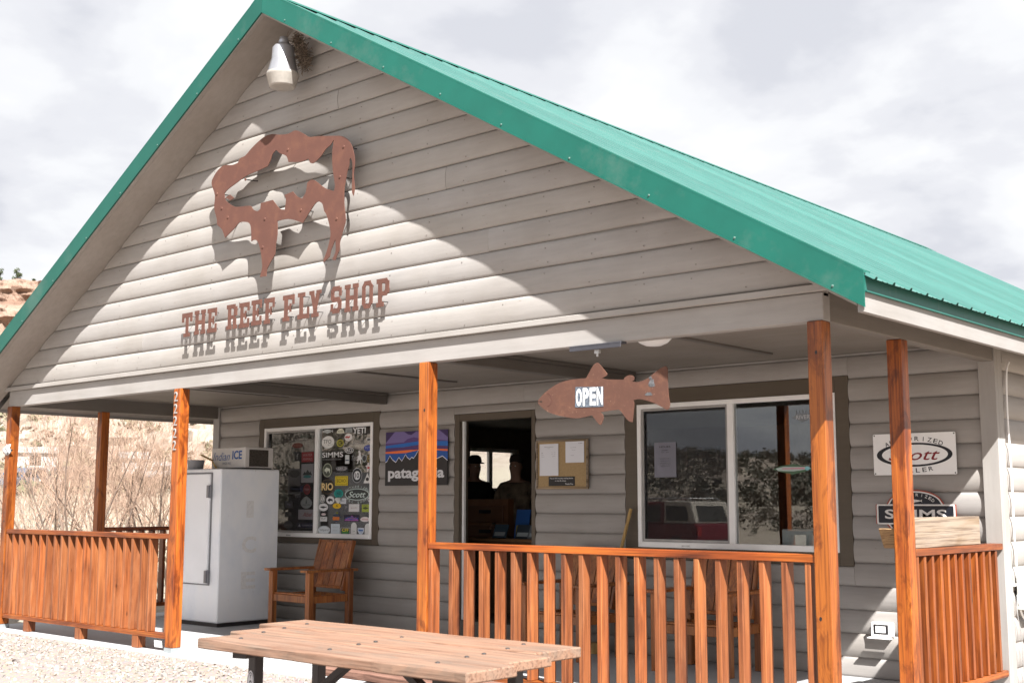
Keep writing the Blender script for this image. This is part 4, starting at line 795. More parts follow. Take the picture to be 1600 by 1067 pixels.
def paper(x0, x1, z0, z1, y, label, lines, col=(215,216,222), cat='notice', ink=(95,95,105)):
    mb = MB(); mats = [fcol(*col)]; n = 6; c = .006
    P = [(x0+(x1-x0)*i/n, y-c*(abs(2*i/n-1)**3)) for i in range(n+1)]
    for i in range(n): mb.add([(P[i][0],P[i][1],z0),(P[i+1][0],P[i+1][1],z0),(P[i+1][0],P[i+1][1],z1),(P[i][0],P[i][1],z1)], [(0,1,2,3)])
    for tx, u, v, w_, h_, in lines: put_text(mb, tx, x0+u*(x1-x0), z0+v*(z1-z0), w_*(x1-x0), h_*(z1-z0), (0,y-c-.0008,0), UX, UZ, midx(mats, fcol(*ink)))
    q = mb.build('notice_paper', mats); tag(q, label, cat); return q
paper(.535, .775, 1.642, 1.955, D-.050, 'tall white typed sheet pinned at the left of the cork board', [('FISHING REPORT',.5,.9,.5,.025),('River',.5,.86,.12,.018),('Mon',.15,.72,.1,.018),('8am - 5pm',.75,.73,.22,.018),('Tue',.15,.66,.12,.018),('8am - 5pm',.75,.67,.22,.018),('Wed - Sun',.18,.6,.16,.018),('closed',.75,.61,.16,.018)])
paper(.865, 1.095, 1.765, 1.970, D-.050, 'squarer white sheet with a sketched map, upper right of the cork board', [('river access',.42,.72,.3,.03),('Bridge',.45,.6,.2,.03),('road',.36,.35,.16,.03),('map',.8,.9,.2,.04)])
mb = MB(); mats = [fcol(20,20,22)]; mb.box(.648, .975, D-.053, D-.0495, 1.541, 1.632)
for tx, x, z, w_ in (('Please NO muddy wading boots',.81,1.614,.29),('in the fly shop.',.80,1.590,.14),('Thank You',.905,1.560,.10)): put_text(mb, tx, x, z, w_, .015, (0,D-.0535,0), UX, UZ, midx(mats, fcol(215,215,215)), .012)
tag(mb.build('notice_plate', mats), 'small black plate with white lettering at the foot of the cork board', 'sign')
paper(1.865, 2.105, 1.612, 1.932, D+.021, 'opening hours sheet taped inside the left pane of the right window', [('HOURS',.5,.87,.5,.055),('SUNDAY',.5,.77,.3,.035),('7am - 5pm',.5,.71,.34,.03),('MONDAY 8-5',.5,.53,.5,.022),('TUESDAY 8-5',.5,.47,.46,.022),('WEDNESDAY 8-5',.5,.41,.46,.022),('THURSDAY 8-5',.5,.36,.46,.022),('FRIDAY 7-5',.5,.31,.4,.022)], (170,170,185), 'notice', (40,40,50))
# glass decals in the right window
mb = MB(); mats = [fcol(70,100,75)]; yg = D+.0052; mb.flat(shape('fish', 3.30, 1.665, .20, .052), (0,yg,0), UX, UZ); mb.flat([(3.13,1.67),(3.2,1.685),(3.44,1.68),(3.46,1.665),(3.3,1.645),(3.15,1.65)], (0,yg-.0005,0), UX, UZ, midx(mats, fcol(170,185,180))); mb.flat([(3.19,1.672),(3.4,1.675),(3.4,1.664),(3.19,1.664)], (0,yg-.001,0), UX, UZ, midx(mats, fcol(200,130,150))); mb.flat(ell(3.425,1.668,.022,.017), (0,yg-.0012,0), UX, UZ, midx(mats, fcol(130,190,200)))
mb.build('trout_decal', mats, winR)
mb = MB(); mats = [fcol(120,125,130)]; mb.flat(shape('fish', 3.40, 2.10, .10, .045), (0,yg,0), UX, UZ)
for i in range(6): mb.flat([(3.33+.03*i,2.13),(3.345+.03*i,2.13),(3.335+.03*i,2.165)], (0,yg-.0004,0), UX, UZ)
put_text(mb, 'RIVER', 3.40, 2.10, .13, .035, (0,yg-.0008,0), UX, UZ, midx(mats, fcol(185,190,195)), .01); mb.build('fish_decal', mats, winR)

# ------------------------------------------------------------------ outlet box
ob_ = thing('power_outlet', (4.06, D-.04, .34), 'white weatherproof power outlet low on the wall by the right posts', 'power outlet')
mb = MB(); mb.box(3.975, 4.145, D-.075, D-.01, .335, .445); mb.build('box', M_white, ob_, bev=.006)
mb = MB(); mb.box(4.0, 4.12, D-.0775, D-.0755, .355, .43); mb.build('recess', M_black, ob_); mb = MB(); mb.box(4.018, 4.10, D-.081, D-.0782, .368, .418); so4 = mb.build('socket', M_wht, ob_)
for x in (4.04, 4.08):
    for dx in (-.006, .006): mb = MB(); mb.box(x+dx-.0015, x+dx+.0015, D-.0822, D-.0812, .388, .402); mb.build('slot', M_black, so4)
mb = MB(); mb.box(3.965, 4.155, D-.13, D-.076, .322, .332); mb.build('cover_flap', M_white, ob_, bev=.003)

# ------------------------------------------------------------------ ice freezer, box and bucket
fz = thing('ice_freezer', (-3.6, 2.0, 0), 'tall worn white ice storage freezer with a hinged door on the porch', 'freezer')
FX0, FX1, FY0, FY1, FZ = -4.02, -3.205, 1.61, 2.43, 1.757
mb = MB(); mb.box(FX0, FX1, FY0, FY1, .045, FZ); mb.build('cabinet', M_freez, fz, bev=.012)
mb = MB(); mb.box(FX0+.03, FX1-.03, FY0+.03, FY1-.03, .001, .044); mb.build('plinth', M_steel, fz)
mb = MB(); mb.box(FX0+.06, -3.375, FY0-.035, FY0-.002, .47, 1.70); dd = mb.build('door', M_whitep, fz, bev=.008)
mb = MB()
for a, b, c, d in ((FX0+.045,FX0+.06,.455,1.715),(-3.375,-3.36,.455,1.715),(FX0+.06,-3.375,.455,.47),(FX0+.06,-3.375,1.70,1.715)): mb.box(a, b, FY0-.012, FY0-.001, c, d)
mb.build('door_gasket', plain('grey_rubber', (.22,.22,.23), .7), fz)
for z in (.55, 1.50):
    mb = MB(); mb.box(-3.40, -3.362, FY0-.055, FY0-.003, z-.07, z+.07); mb.tube([(-3.358,FY0-.03,z-.075),(-3.358,FY0-.03,z+.075)], .009, 8); mb.build('hinge', plain('hinge_metal', (.25,.25,.27), .4, .6), dd)
mb = MB(); mb.tube([(-3.90,FY0-.036,1.0),(-3.90,FY0-.08,1.02),(-3.90,FY0-.08,1.28),(-3.90,FY0-.036,1.3)], .012, 8); mb.build('handle', M_galv, dd)
ghost = plain('faded_decal', (.80,.80,.80), .45, 0, .09, 30)
for ch, z, y in (('I',1.30,2.02),('C',.90,2.02),('E',.50,2.02)):
    mb = MB(); V, F = text2d(ch, .03); put_text(mb, ch, y, z, .10 if ch == 'I' else .20, .19, (FX1+.0008,0,0), (0,1,0), (0,0,1), 0, .03); mb.build('ghost_letter', ghost, fz)
ib = thing('ice_sign_box', (-3.6, 2.1, FZ), 'white cooling unit lettered Indian ICE on top of the freezer', 'cooling unit')
mb = MB(); IX0, IX1, IY0, IY1, IZ0, IZ1 = -3.905, -3.245, 1.96, 2.36, FZ+.02, 2.012
mb.box(IX0, IX1, IY0, IY1, IZ0, IZ1); mb.build('case', plain('aged_white_enamel', (.60,.575,.55), .5, 0, .08, 5), ib, bev=.006)
mb = MB(); mats = [fcol(22,80,150)]; yi = IY0-.002
put_text(mb, 'Indian', -3.705, 1.912, .33, .095, (0,yi,0), UX, UZ, 0, -.006, .35); put_text(mb, 'ICE', -3.40, 1.925, .19, .10, (0,yi,0), UX, UZ, 0, .03, .05); put_text(mb, 'SINCE 1953', -3.60, 1.832, .16, .026, (0,yi,0), UX, UZ, midx(mats, fcol(80,95,120))); mb.build('lettering', mats, ib)
mb = MB(); mb.box(IX1+.0005, IX1+.004, IY0+.055, IY1-.075, IZ0+.012, IZ1-.028); gr = mb.build('grille', plain('dusty_fins', (.055,.045,.035), .9, 0, .6, 60), ib)
mb = MB()
for i in range(32): y = IY0+.06+i*.0082; mb.box(IX1+.0045, IX1+.010, y, y+.002, IZ0+.015, IZ1-.03)
tag(mb.build('cooling_fins', plain('fin_metal', (.10,.085,.07), .7, 0, .5, 50), ib), kind='stuff')
mb = MB(); mb.box(IX0+.02, IX1-.02, IY0+.02, IY1-.02, FZ+.0015, FZ+.0195); mb.build('feet', M_steel, ib)
mb = MB(); mb.lathe([(0,.0),(.085,0),(.10,.10),(.106,.105),(.1,.11),(.094,.1),(.08,.012),(0,.012)], (-3.90,1.74,FZ+.002), 20); tag(mb.build('bucket', plain('grey_plastic', (.30,.31,.33), .6), None, True), 'small grey bucket at the front corner on top of the freezer', 'bucket')
mb = MB(); mb.bar((-3.93,1.84,1.93),(-3.80,1.90,1.865),.05,.012); mb.bar((-3.80,1.90,1.855),(-3.76,1.94,FZ+.005),.05,.012); tag(mb.build('wood_scrap', M_yellow), 'yellowish scrap of wood lying between the bucket and the ice unit', 'wood scrap')

# ------------------------------------------------------------------ chairs
def make_chair():
    t = thing('porch_chair', (0,0,0), '', 'chair', 'stained wooden porch armchairs'); w2 = .30
    def b(nm, f, m=M_chair, bev=.004, par=None):
        q = MB(); f(q); return q.build(nm, m, par or t, bev=bev)
    for sx_ in (-1, 1):
        x0 = sx_*w2-.028
        b('leg', lambda q: q.box(x0-.004, x0+.060, -.285, -.225, 0, .635)); b('leg', lambda q: q.box(x0-.004, x0+.060, .20, .26, 0, .635))
        b('side_rail', lambda q: q.box(sx_*w2-.016, sx_*w2+.016, -.2345, .1995, .31, .385))
        b('armrest', lambda q: q.box(sx_*w2-.055, sx_*w2+.055, -.33, .30, .6355, .662))
    b('front_rail', lambda q: q.box(-w2+.029, w2-.029, -.27, -.245, .31, .385)); b('rear_rail', lambda q: q.box(-w2+.029, w2-.029, .21, .235, .31, .385))
    for i in range(5):
        y0 = -.262+i*.092; b('seat_slat', lambda q: q.box(-w2+.03, w2-.03, y0, y0+.083, .386-.012*i, .404-.012*i))
    for i in range(5):
        x0 = -.245+i*.0995; b('back_slat', lambda q: q.add([(x0,.155,.47),(x0+.092,.155,.47),(x0+.092,.175,.47),(x0,.175,.47),(x0,.285,.935),(x0+.092,.285,.935),(x0+.092,.305,.935),(x0,.305,.935)], [(0,3,2,1),(4,5,6,7),(0,1,5,4),(1,2,6,5),(2,3,7,6),(3,0,4,7)]))
    for z, y in ((.455,.151),(.945,.288)): b('back_rail', lambda q: q.bar((-.255,y+.02,z), (.255,y+.02,z), .032, .03))
    for sx_ in (-1,1): b('back_stile', lambda q: q.bar((sx_*.262,.18,.42),(sx_*.262,.31,.96), .022, .05, (0,1,0)))
    return t
ch = make_chair()
def dup(root, loc, rz, label):
    r = root.copy(); COL.objects.link(r); r.location = loc; r.rotation_euler = (0,0,rz); r['label'] = label
    for c in root.children:
        k = c.copy(); COL.objects.link(k); k.parent = r
    return r
ch.location = (-2.29, 2.20, .001); ch.rotation_euler = (0,0,-.05); ch.scale = (1.12,1.1,1.0); ch['label'] = 'wooden porch armchair standing beside the ice freezer under the sticker window'
dup(ch, (1.30, 2.30, .001), -.05, 'wooden porch armchair behind the railing next to the doorway and broom handle')
dup(ch, (2.74, 2.30, .001), .04, 'wooden porch armchair behind the railing under the right window')
mb = MB(); mb.tube([(1.34, D-.20, .03), (1.645, D-.06, 1.325)], .016, 10); mb.box(1.22, 1.42, D-.25, D-.16, .002, .10); tag(mb.build('push_broom', [M_yellow]), 'broom with a yellow wooden handle leaning on the wall by the right window', 'broom')

# ------------------------------------------------------------------ timber on the right rail
mb = MB(); mb.box(4.945, 4.985, 1.27, 2.43, 1.0835, 1.285); tag(mb.build('pale_board', stain('fresh_pine', 1, (.24,.16,.085), (.36,.285,.20), (.41,.345,.26), .7, 1.0, False), None, bev=.003), 'fresh pale pine board standing on edge on the right end railing', 'board')
mb = MB(); mb.add([(4.80,1.20,1.0835),(4.93,1.20,1.0835),(4.93,2.0,1.0835),(4.86,2.0,1.0835),(4.83,1.06,1.215),(4.93,1.10,1.215),(4.93,2.0,1.215),(4.86,2.0,1.215)], [(0,3,2,1),(4,5,6,7),(0,1,5,4),(1,2,6,5),(2,3,7,6),(3,0,4,7)]); tag(mb.build('timber_offcut', M_old, None, bev=.006), 'dark weathered timber offcut poking out behind the right rear post', 'timber')
# rag on the left post
mb = MB(); pts = []
for i in range(7):
    for j in range(5): pts.append((-5.04+.15*i/6+.02*math.sin(j*2.1), -.03-.02*math.sin(i*1.7+j), 1.92+.09*j/4+.025*math.sin(i*2.2)))
mb.add(pts, [(i*5+j, (i+1)*5+j, (i+1)*5+j+1, i*5+j+1) for i in range(6) for j in range(4)])
q = mb.build('white_rag', plain('dusty_cloth', (.42,.41,.40), .9), None, True); tag(q, 'white rag tied round the far left porch post', 'rag'); sm = q.modifiers.new('cloth','SOLIDIFY'); sm.thickness = .006
# ------------------------------------------------------------------ meter box and cables on the side wall
mx_ = thing('meter_box', (5.1, 3.0, .58), 'pale grey utility box on the side wall with a conduit below', 'utility box')
M_meter = plain('box_grey_paint', (.50,.53,.49), .5); mb = MB(); mb.box(5.045, 5.15, 2.945, 3.22, .585, .835); mb.build('box', M_meter, mx_, bev=.006); mb = MB(); mb.box(5.151, 5.158, 2.955, 3.21, .595, .825); mb.build('lid', M_meter, mx_, bev=.003)
mb = MB(); mb.tube([(5.10,3.08,.584),(5.10,3.08,.01)], .024, 12); mb.build('conduit', M_white, mx_)
mb = MB(); mb.tube([(5.045,2.97,.77),(5.045,2.90,.77)], .010, 8); mb.build('cable_gland', M_white, mx_)
def wire(pts, r, m, label):
    mb = MB(); P = [Vector(p) for p in pts]; Q = []
    for i in range(len(P)-1):
        for k in range(6):
            t = k/6; a, b, c, d = P[max(i-1,0)], P[i], P[i+1], P[min(i+2,len(P)-1)]
            Q.append(.5*((2*b)+(c-a)*t+(2*a-5*b+4*c-d)*t*t+(3*b-a-3*c+d)*t**3))
    Q.append(P[-1]); mb.tube(Q, r, 7); return tag(mb.build('cable', m, None, True), label, 'cable')
wire([(5.07,2.97,2.46),(5.06,2.93,2.36),(5.055,2.92,2.05),(5.06,2.925,1.6),(5.055,2.93,1.15),(5.06,2.94,.78),(5.06,2.95,.62),(5.065,3.06,.50),(5.07,3.4,.42)], .0075, M_white, 'thick white cable running down the side wall past the utility box')
wire([(5.055,2.925,.70),(5.06,2.90,.55),(5.07,2.93,.40),(5.06,2.96,.2),(5.06,3.0,.02)], .003, M_galv, 'thin loose wire dangling under the utility box')

# ------------------------------------------------------------------ picnic table
pt = thing('picnic_table', (4.1,-2.7,0), 'picnic table with thick weathered planks on a dark steel frame', 'picnic table')
def plank(nm, xs, ys, z0, z1, m, seed, par=pt, amp=.010):
    n = 26; mb = MB(); vs = []
    for i in range(n+1):
        t = i/n
        for (yy, s_) in ((ys[0],-1),(ys[1],1)):
            xa = xs[0]+(xs[1]-xs[0])*t; off = amp*noise.noise(Vector((xa*3.1, seed, yy)))+amp*.6*noise.noise(Vector((xa*11, seed+3, yy)))
            zt_ = z1+.004*noise.noise(Vector((xa*2, seed*2, yy*4)))
            vs += [(xa, yy-off+s_*.004*noise.noise(Vector((xa*9, 1, seed))), z0), (xa, yy-off, zt_)]
    fs = []
    for i in range(n):
        a = i*4; b = a+4; fs += [(a, b, b+1, a+1), (a+1, b+1, b+3, a+3), (a+3, b+3, b+2, a+2), (a+2, b+2, b, a)]
    fs += [(0,1,3,2), (n*4, n*4+2, n*4+3, n*4+1)]; mb.add(vs, fs); return mb.build(nm, m, par, bev=.005)
plank('top_plank', (3.40, 5.135), (-3.16,-2.865), .708, .752, M_table, 1.3); plank('top_plank', (3.24,5.055), (-2.858,-2.556), .710, .751, M_table, 4.1); plank('top_plank', (3.06,4.955), (-2.546,-2.235), .709, .753, M_table, 7.7)
plank('bench_plank', (2.72,4.72), (-1.86,-1.60), .392, .437, M_bench, 2.2); plank('bench_plank', (3.5,5.3), (-3.86,-3.60), .392, .437, M_bench, 9.2)
for x, y in ((3.567,-3.03),(3.42,-2.79),(3.34,-2.60),(3.26,-2.39),(4.20,-3.03),(4.15,-2.82),(4.13,-2.70),(4.09,-2.50),(4.855,-3.03),(4.815,-2.82),(4.80,-2.70),(4.755,-2.50),(4.70,-2.33)):
    q = MB(); q.lathe([(0,.005),(.006,.0045),(.010,.002),(.011,0)], (x,y,.7535), 10); q.build('bolt', M_steel, pt, True)
for x0, xa in ((3.58,3.40),(4.872,4.73)):
    for x, y in ((x0,-2.95),(xa,-2.42)):
        q = MB(); q.box(x-.026, x+.026, y-.026, y+.026, -.02, .674); q.build('leg', M_steel, pt, bev=.003)
    q = MB(); a = Vector((x0+.06,-3.09,.691)); b = Vector((xa-.02,-2.28,.691)); q.bar(a, b, .075, .034); q.build('cross_bar', M_steel, pt)
    q = MB(); q.bar((x0+.30,-3.78,.370),(xa-.32,-1.66,.370), .06, .04); q.build('bench_bar', M_steel, pt)
q = MB(); q.bar((4.02,-2.69,.69),(3.56,-2.69,.385), .05, .03); q.build('brace', M_steel, pt); q = MB(); q.bar((4.24,-2.69,.69),(4.74,-2.69,.385), .05, .03); q.build('brace', M_steel, pt)
mb = MB(); mats = [fcol(200,200,205), fcol(30,32,45)]; yy = -2.9775; cx, cz = 3.578, .545
mb.flat(ell(cx, cz, .026, .060), (0,yy,0), UX, UZ, 0); mb.flat(ell(cx, cz, .023, .052), (0,yy-.0005,0), UX, UZ, 1, [list(reversed(ell(cx, cz, .021, .048)))]); mb.flat(ell(cx, cz, .010, .016), (0,yy-.0005,0), UX, UZ, 1, [list(reversed(ell(cx,cz,.006,.009)))])
put_text(mb, 'Y', cx, cz+.032, .012, .02, (0,yy-.0005,0), UX, UZ, 1, .03); put_text(mb, 'L', cx, cz-.032, .012, .02, (0,yy-.0005,0), UX, UZ, 1, .03); mb.build('round_sticker', mats, pt)

# ------------------------------------------------------------------ inside the shop
ct = thing('shop_counter', (-.55,3.8,.15), 'dark wooden counter seen through the doorway', 'counter'); M_dw = plain('dark_counter_wood', (.14,.075,.04), .5)
mb = MB(); mb.box(-1.45, .35, 3.72, 4.12, .151, .945); mb.build('body', M_dw, ct); mb = MB(); mb.box(-1.5, .4, 3.66, 4.18, .9455, .98); mb.build('top', plain('counter_top_wood', (.22,.115,.055), .4), ct, bev=.004)
for i, (x, y, z1, c, lb) in enumerate(((-.98,3.82,1.13,(70,90,105),'grey blue brochure stack at the left of the counter top'),(-.74,3.92,1.30,(50,95,165),'bright blue brochure with a landscape standing on the counter'),(-.52,3.96,1.31,(45,75,150),'blue brochure at the back right of the counter'),(-.62,3.80,1.13,(60,70,80),'small grey leaflet in the clear stand on the counter'),(-.42,3.78,1.12,(120,125,130),'pale leaflet at the right of the counter'))):
    mb = MB(); w_ = .20; mb.bar((x,y,.982),(x,y+.06,z1), w_, .012, (0,1,0)); q = mb.build('brochure', fcol(*c)); tag(q, lb, 'brochure', 'brochures on the counter')
    dz = z1-.982; mb = MB(); mb.add([(x+sx_*w_*.4, y+.06*t-.0075, .982+dz*t) for sx_, t in ((-1,.15),(1,.15),(1,.45),(-1,.45))], [(0,1,2,3)]); mb.build('cover_picture', fcol(150,140,70) if c[2] > 140 else fcol(170,180,185), q)
drs = thing('drawer_chest', (-1.75,4.6,.15), 'brown chest of drawers inside the doorway', 'chest of drawers')
mb = MB(); mb.box(-2.05,-1.36,4.40,4.8,.151,1.42); mb.build('carcass', plain('chest_wood', (.24,.105,.045), .5), drs)
for i in range(5):
    z = .2+i*.235; mb = MB(); mb.box(-2.0,-1.42,4.38,4.399,z,z+.2); q = mb.build('drawer', plain('drawer_wood', (.17,.07,.03), .5), drs, bev=.004); h_ = MB(); h_.box(-1.8,-1.62,4.365,4.379,z+.11,z+.15); h_.build('handle', M_black, q)
mb = MB(); mb.box(-2.4,-1.85,9.9,9.99,1.95,2.25); tag(mb.build('wall_frame', M_black), 'dark framed panel high on the back wall inside', 'picture frame')
def person(loc, rz, label, mats, cap=False, h=1.79, heavy=1.1):
    J = [(0,0,.95),(0,.0,1.12),(0,.01,1.28),(0,.01,1.42),(0,.01,1.50),(0,-.03,1.585),(0,-.015,1.665),(0,-.005,1.745)]
    R = [(.165,.125),(.165,.125),(.185,.13),(.165,.105),(.055,.058),(.066,.072),(.086,.104),(.06,.078)]
    E = [(i,i+1) for i in range(7)]
    def add(p, r, par):
        J.append(p); R.append(r if isinstance(r, tuple) else (r,r)); E.append((par, len(J)-1)); return len(J)-1
    for s_ in (-1,1):
        a = add((s_*.17,.01,1.41), .075, 3); b = add((s_*.235,.0,1.33), .062, a); c = add((s_*.265,.03,1.10), .048, b); d = add((s_*.23,-.14,.95), .036, c); e = add((s_*.20,-.23,.94), (.04,.025), d)
        for k in range(4): f0 = add((s_*.20+(k-1.5)*.017,-.28,.935), .0095, e); add((s_*.19+(k-1.5)*.016,-.32+.008*abs(k-1.5),.915), .0085, f0)
        th = add((s_*.165,-.26,.95), .011, e); add((s_*.15,-.29,.94), .009, th)
        a = add((s_*.10,0,.87), .095, 0); b = add((s_*.11,-.01,.5), .065, a); c = add((s_*.11,.02,.1), .045, b); add((s_*.12,-.13,.04), (.045,.035), c)
    me = bpy.data.meshes.new('person'); me.from_pydata(J, E, []); o = bpy.data.objects.new('person', me); COL.objects.link(o)
    m1 = o.modifiers.new('skin','SKIN'); sk = me.skin_vertices[0].data
    for i, r in enumerate(R): sk[i].radius = (r[0]*heavy if 0 <= i <= 3 else r[0], r[1]*heavy if 0 <= i <= 3 else r[1])
    sk[0].use_root = True; m2 = o.modifiers.new('sub','SUBSURF'); m2.levels = 2; m2.render_levels = 2
    bpy.context.view_layer.update(); dg = bpy.context.evaluated_depsgraph_get(); nm = bpy.data.meshes.new_from_object(o.evaluated_get(dg))
    o.modifiers.clear(); o.data = nm; nm.materials.clear()
    for m in mats: nm.materials.append(m)
    for v in nm.vertices:     # a face: brow, nose, chin, ears
        x, y, z = v.co
        if z > 1.53 and y < -.05 and abs(x) < .02 and 1.62 < z < 1.67: v.co.y -= .028
        if z > 1.55 and abs(x) < .035 and y < -.03 and 1.56 < z < 1.585: v.co.y -= .012
        if abs(x) > .066 and 1.62 < z < 1.68 and abs(y+.01) < .03: v.co.x *= 1.16
    for p in nm.polygons:
        c = p.center; p.use_smooth = True; hand = c.y < -.2 and c.z > .85 and abs(c.x) > .1
        p.material_index = 2 if (c.z > 1.475 or hand) else (1 if c.z < .9 else 0)
    o.location = loc; o.rotation_euler = (0,0,rz); o.scale = (h/1.80,)*3; WORLD[o.name] = Vector((0,0,0)); tag(o, label, 'person')
    q = MB(); 
    if cap: q.lathe([(.088,1.70),(.092,1.735),(.08,1.785),(.045,1.81),(0,1.815)], (0,-.012,0), 18); q.add([(-.075,-.08,1.71),(.075,-.08,1.71),(.06,-.19,1.695),(-.06,-.19,1.695),(-.075,-.08,1.72),(.075,-.08,1.72),(.06,-.19,1.703),(-.06,-.19,1.703)], [(0,3,2,1),(4,5,6,7),(0,1,5,4),(1,2,6,5),(2,3,7,6),(3,0,4,7)]); q.build('cap', mats[3], o, True)
    else: q.lathe([(.081,1.705),(.086,1.74),(.072,1.79),(.04,1.81),(0,1.815)], (0,.0,0), 18); q.build('hair', mats[3], o, True)
    for s_ in (-1,1): q = MB(); q.lathe([(0,-.009),(.007,-.005),(.009,0),(.007,.005),(0,.009)], (s_*.03,-.108,1.665), 10); q.build('eye', M_wht, o, True)
    return o
M_skin = plain('skin', (.36,.21,.15), .55); M_coat = plain('camouflage_jacket', (.15,.115,.08), .9, 0, .7, 9); M_jean = plain('dark_trousers', (.03,.035,.05), .9); M_cap = plain('black_cloth', (.015,.015,.017), .9); M_hair = plain('dark_hair', (.035,.025,.02), .8)
person((-1.42,4.62,.151), .35, 'person in a dark brown jacket standing behind the counter in the doorway', [M_coat, M_jean, M_skin, M_hair], False, 1.80, 1.18)
person((-2.52,5.05,.151), 1.15, 'person in a dark peaked cap at the left edge of the doorway', [M_cap, M_jean, M_skin, M_cap], True, 1.83, 1.1)
mb = MB(); mb.box(3.08, 3.46, D+.16, D+.46, .97, 1.155); tag(mb.build('storage_box', plain('translucent_white_box', (.55,.62,.62), .5), None, bev=.01), 'whitish storage box on the sill inside the right window', 'box')
mb = MB(); mb.box(1.6, 3.9, D+.14, D+.62, .93, .968); mb.box(1.7, 1.78, D+.2, D+.28, .151, .93); mb.box(3.7, 3.78, D+.2, D+.28, .151, .93); tag(mb.build('display_table', M_dw), 'dark display table under the right window inside', 'table')
# ------------------------------------------------------------------ red car parked across the road (mirrored in the window)
def make_car(loc, rz, label, paint_, upper, group=None, roofrack=True):
    t = thing('parked_car', loc, label, 'car', group)
    def b(nm, q, m, bev=0, smooth=False, par=None): return q.build(nm, m, par or t, smooth, bev)
    old = dict(WORLD)
    WORLD[t.name] = Vector((0,0,0))
    q = MB(); q.prism([(-2.15,.42),(-2.12,.88),(-1.05,1.02),(2.08,1.04),(2.12,.45),(1.75,.36),(-1.75,.36)], (0,-.86,0), (1,0,0), (0,0,1), (0,1.72,0)); b('body', q, paint_, .05)
    q = MB(); q.prism([(-1.0,1.022),(-.42,1.60),(-.2,1.66),(.75,1.68),(.75,1.022)], (0,-.78,0), (1,0,0), (0,0,1), (0,1.56,0)); b('front_cabin', q, paint_, .03)
    q = MB(); q.prism([(.755,1.042),(.755,1.70),(1.82,1.68),(2.03,1.042)], (0,-.785,0), (1,0,0), (0,0,1), (0,1.57,0)); b('rear_cabin', q, upper, .03)
    for s_ in (-1,1):
        y = s_*.788
        for P in ([(-.80,1.08),(-.42,1.52),(-.12,1.56),(-.12,1.08)],[(-.02,1.08),(-.02,1.57),(.62,1.58),(.62,1.08)],[(.86,1.12),(.86,1.56),(1.66,1.55),(1.78,1.12)]):
            q = MB(); q.prism(P, (0,y,0), (1,0,0), (0,0,1), (0,s_*.006,0)); b('side_window', q, M_carglass)
        for x in (-1.35, 1.32):
            q = MB(); q.lathe([(.0,-.10),(.24,-.10),(.34,-.06),(.345,.06),(.30,.10),(.21,.095),(.19,.06),(0,.07)], (x,s_*.80,.345), 22, 0, (0,s_,0)); w_ = b('wheel', q, plain('tyre_rubber', (.02,.02,.02), .8), 0, True)
            q = MB(); q.lathe([(0,.085),(.06,.09),(.19,.07),(.2,.098),(.205,.06)], (x,s_*.80,.345), 16, 0, (0,s_,0)); b('rim', q, M_galv, 0, False, w_)
    q = MB(); q.add([(-1.0-.01,-.66,1.05),(-1.0-.01,.66,1.05),(-.44,.60,1.56),(-.44,-.60,1.56)], [(0,3,2,1)]); b('windscreen', q, M_carglass)
    q = MB(); q.add([(2.035,-.62,1.10),(2.035,.62,1.10),(1.87,.58,1.56),(1.87,-.58,1.56)], [(0,1,2,3)]); b('rear_window', q, M_carglass)
    q = MB(); q.box(2.08,2.22,-.84,.84,.42,.58); b('bumper', q, M_steel, .02); q = MB(); q.box(-2.24,-2.08,-.84,.84,.40,.58); b('bumper', q, M_steel, .02)
    for s_ in (-1,1): q = MB(); q.box(2.09,2.125,s_*.72-.08,s_*.72+.08,.68,.95); b('tail_light', q, flat('tail_lens', (.35,.02,.02), .3)); q = MB(); q.box(-2.15,-2.10,s_*.66-.11,s_*.66+.11,.66,.82); b('headlight', q, M_white)
    if roofrack:
        q = MB()
        for s_ in (-1,1): q.tube([(-.2,s_*.6,1.68),(-.1,s_*.6,1.77),(1.6,s_*.6,1.78),(1.7,s_*.6,1.70)], .02, 8)
        for x in (0,.5,1.0,1.5): q.tube([(x,-.6,1.775),(x,.6,1.775)], .015, 6)
        b('roof_rack', q, M_galv)
    WORLD[t.name] = Vector(loc); t.rotation_euler = (0,0,rz); return t
M_red = flat('red_car_paint', (.16,.012,.022), .25); M_tan = flat('tan_car_paint', (.52,.47,.40), .35)
make_car((-12.9,-19.0,terrain(-12.9,-19.)-.02), .18, 'red car with a tan rear cabin and roof rack, mirrored in the right window', M_red, M_tan)

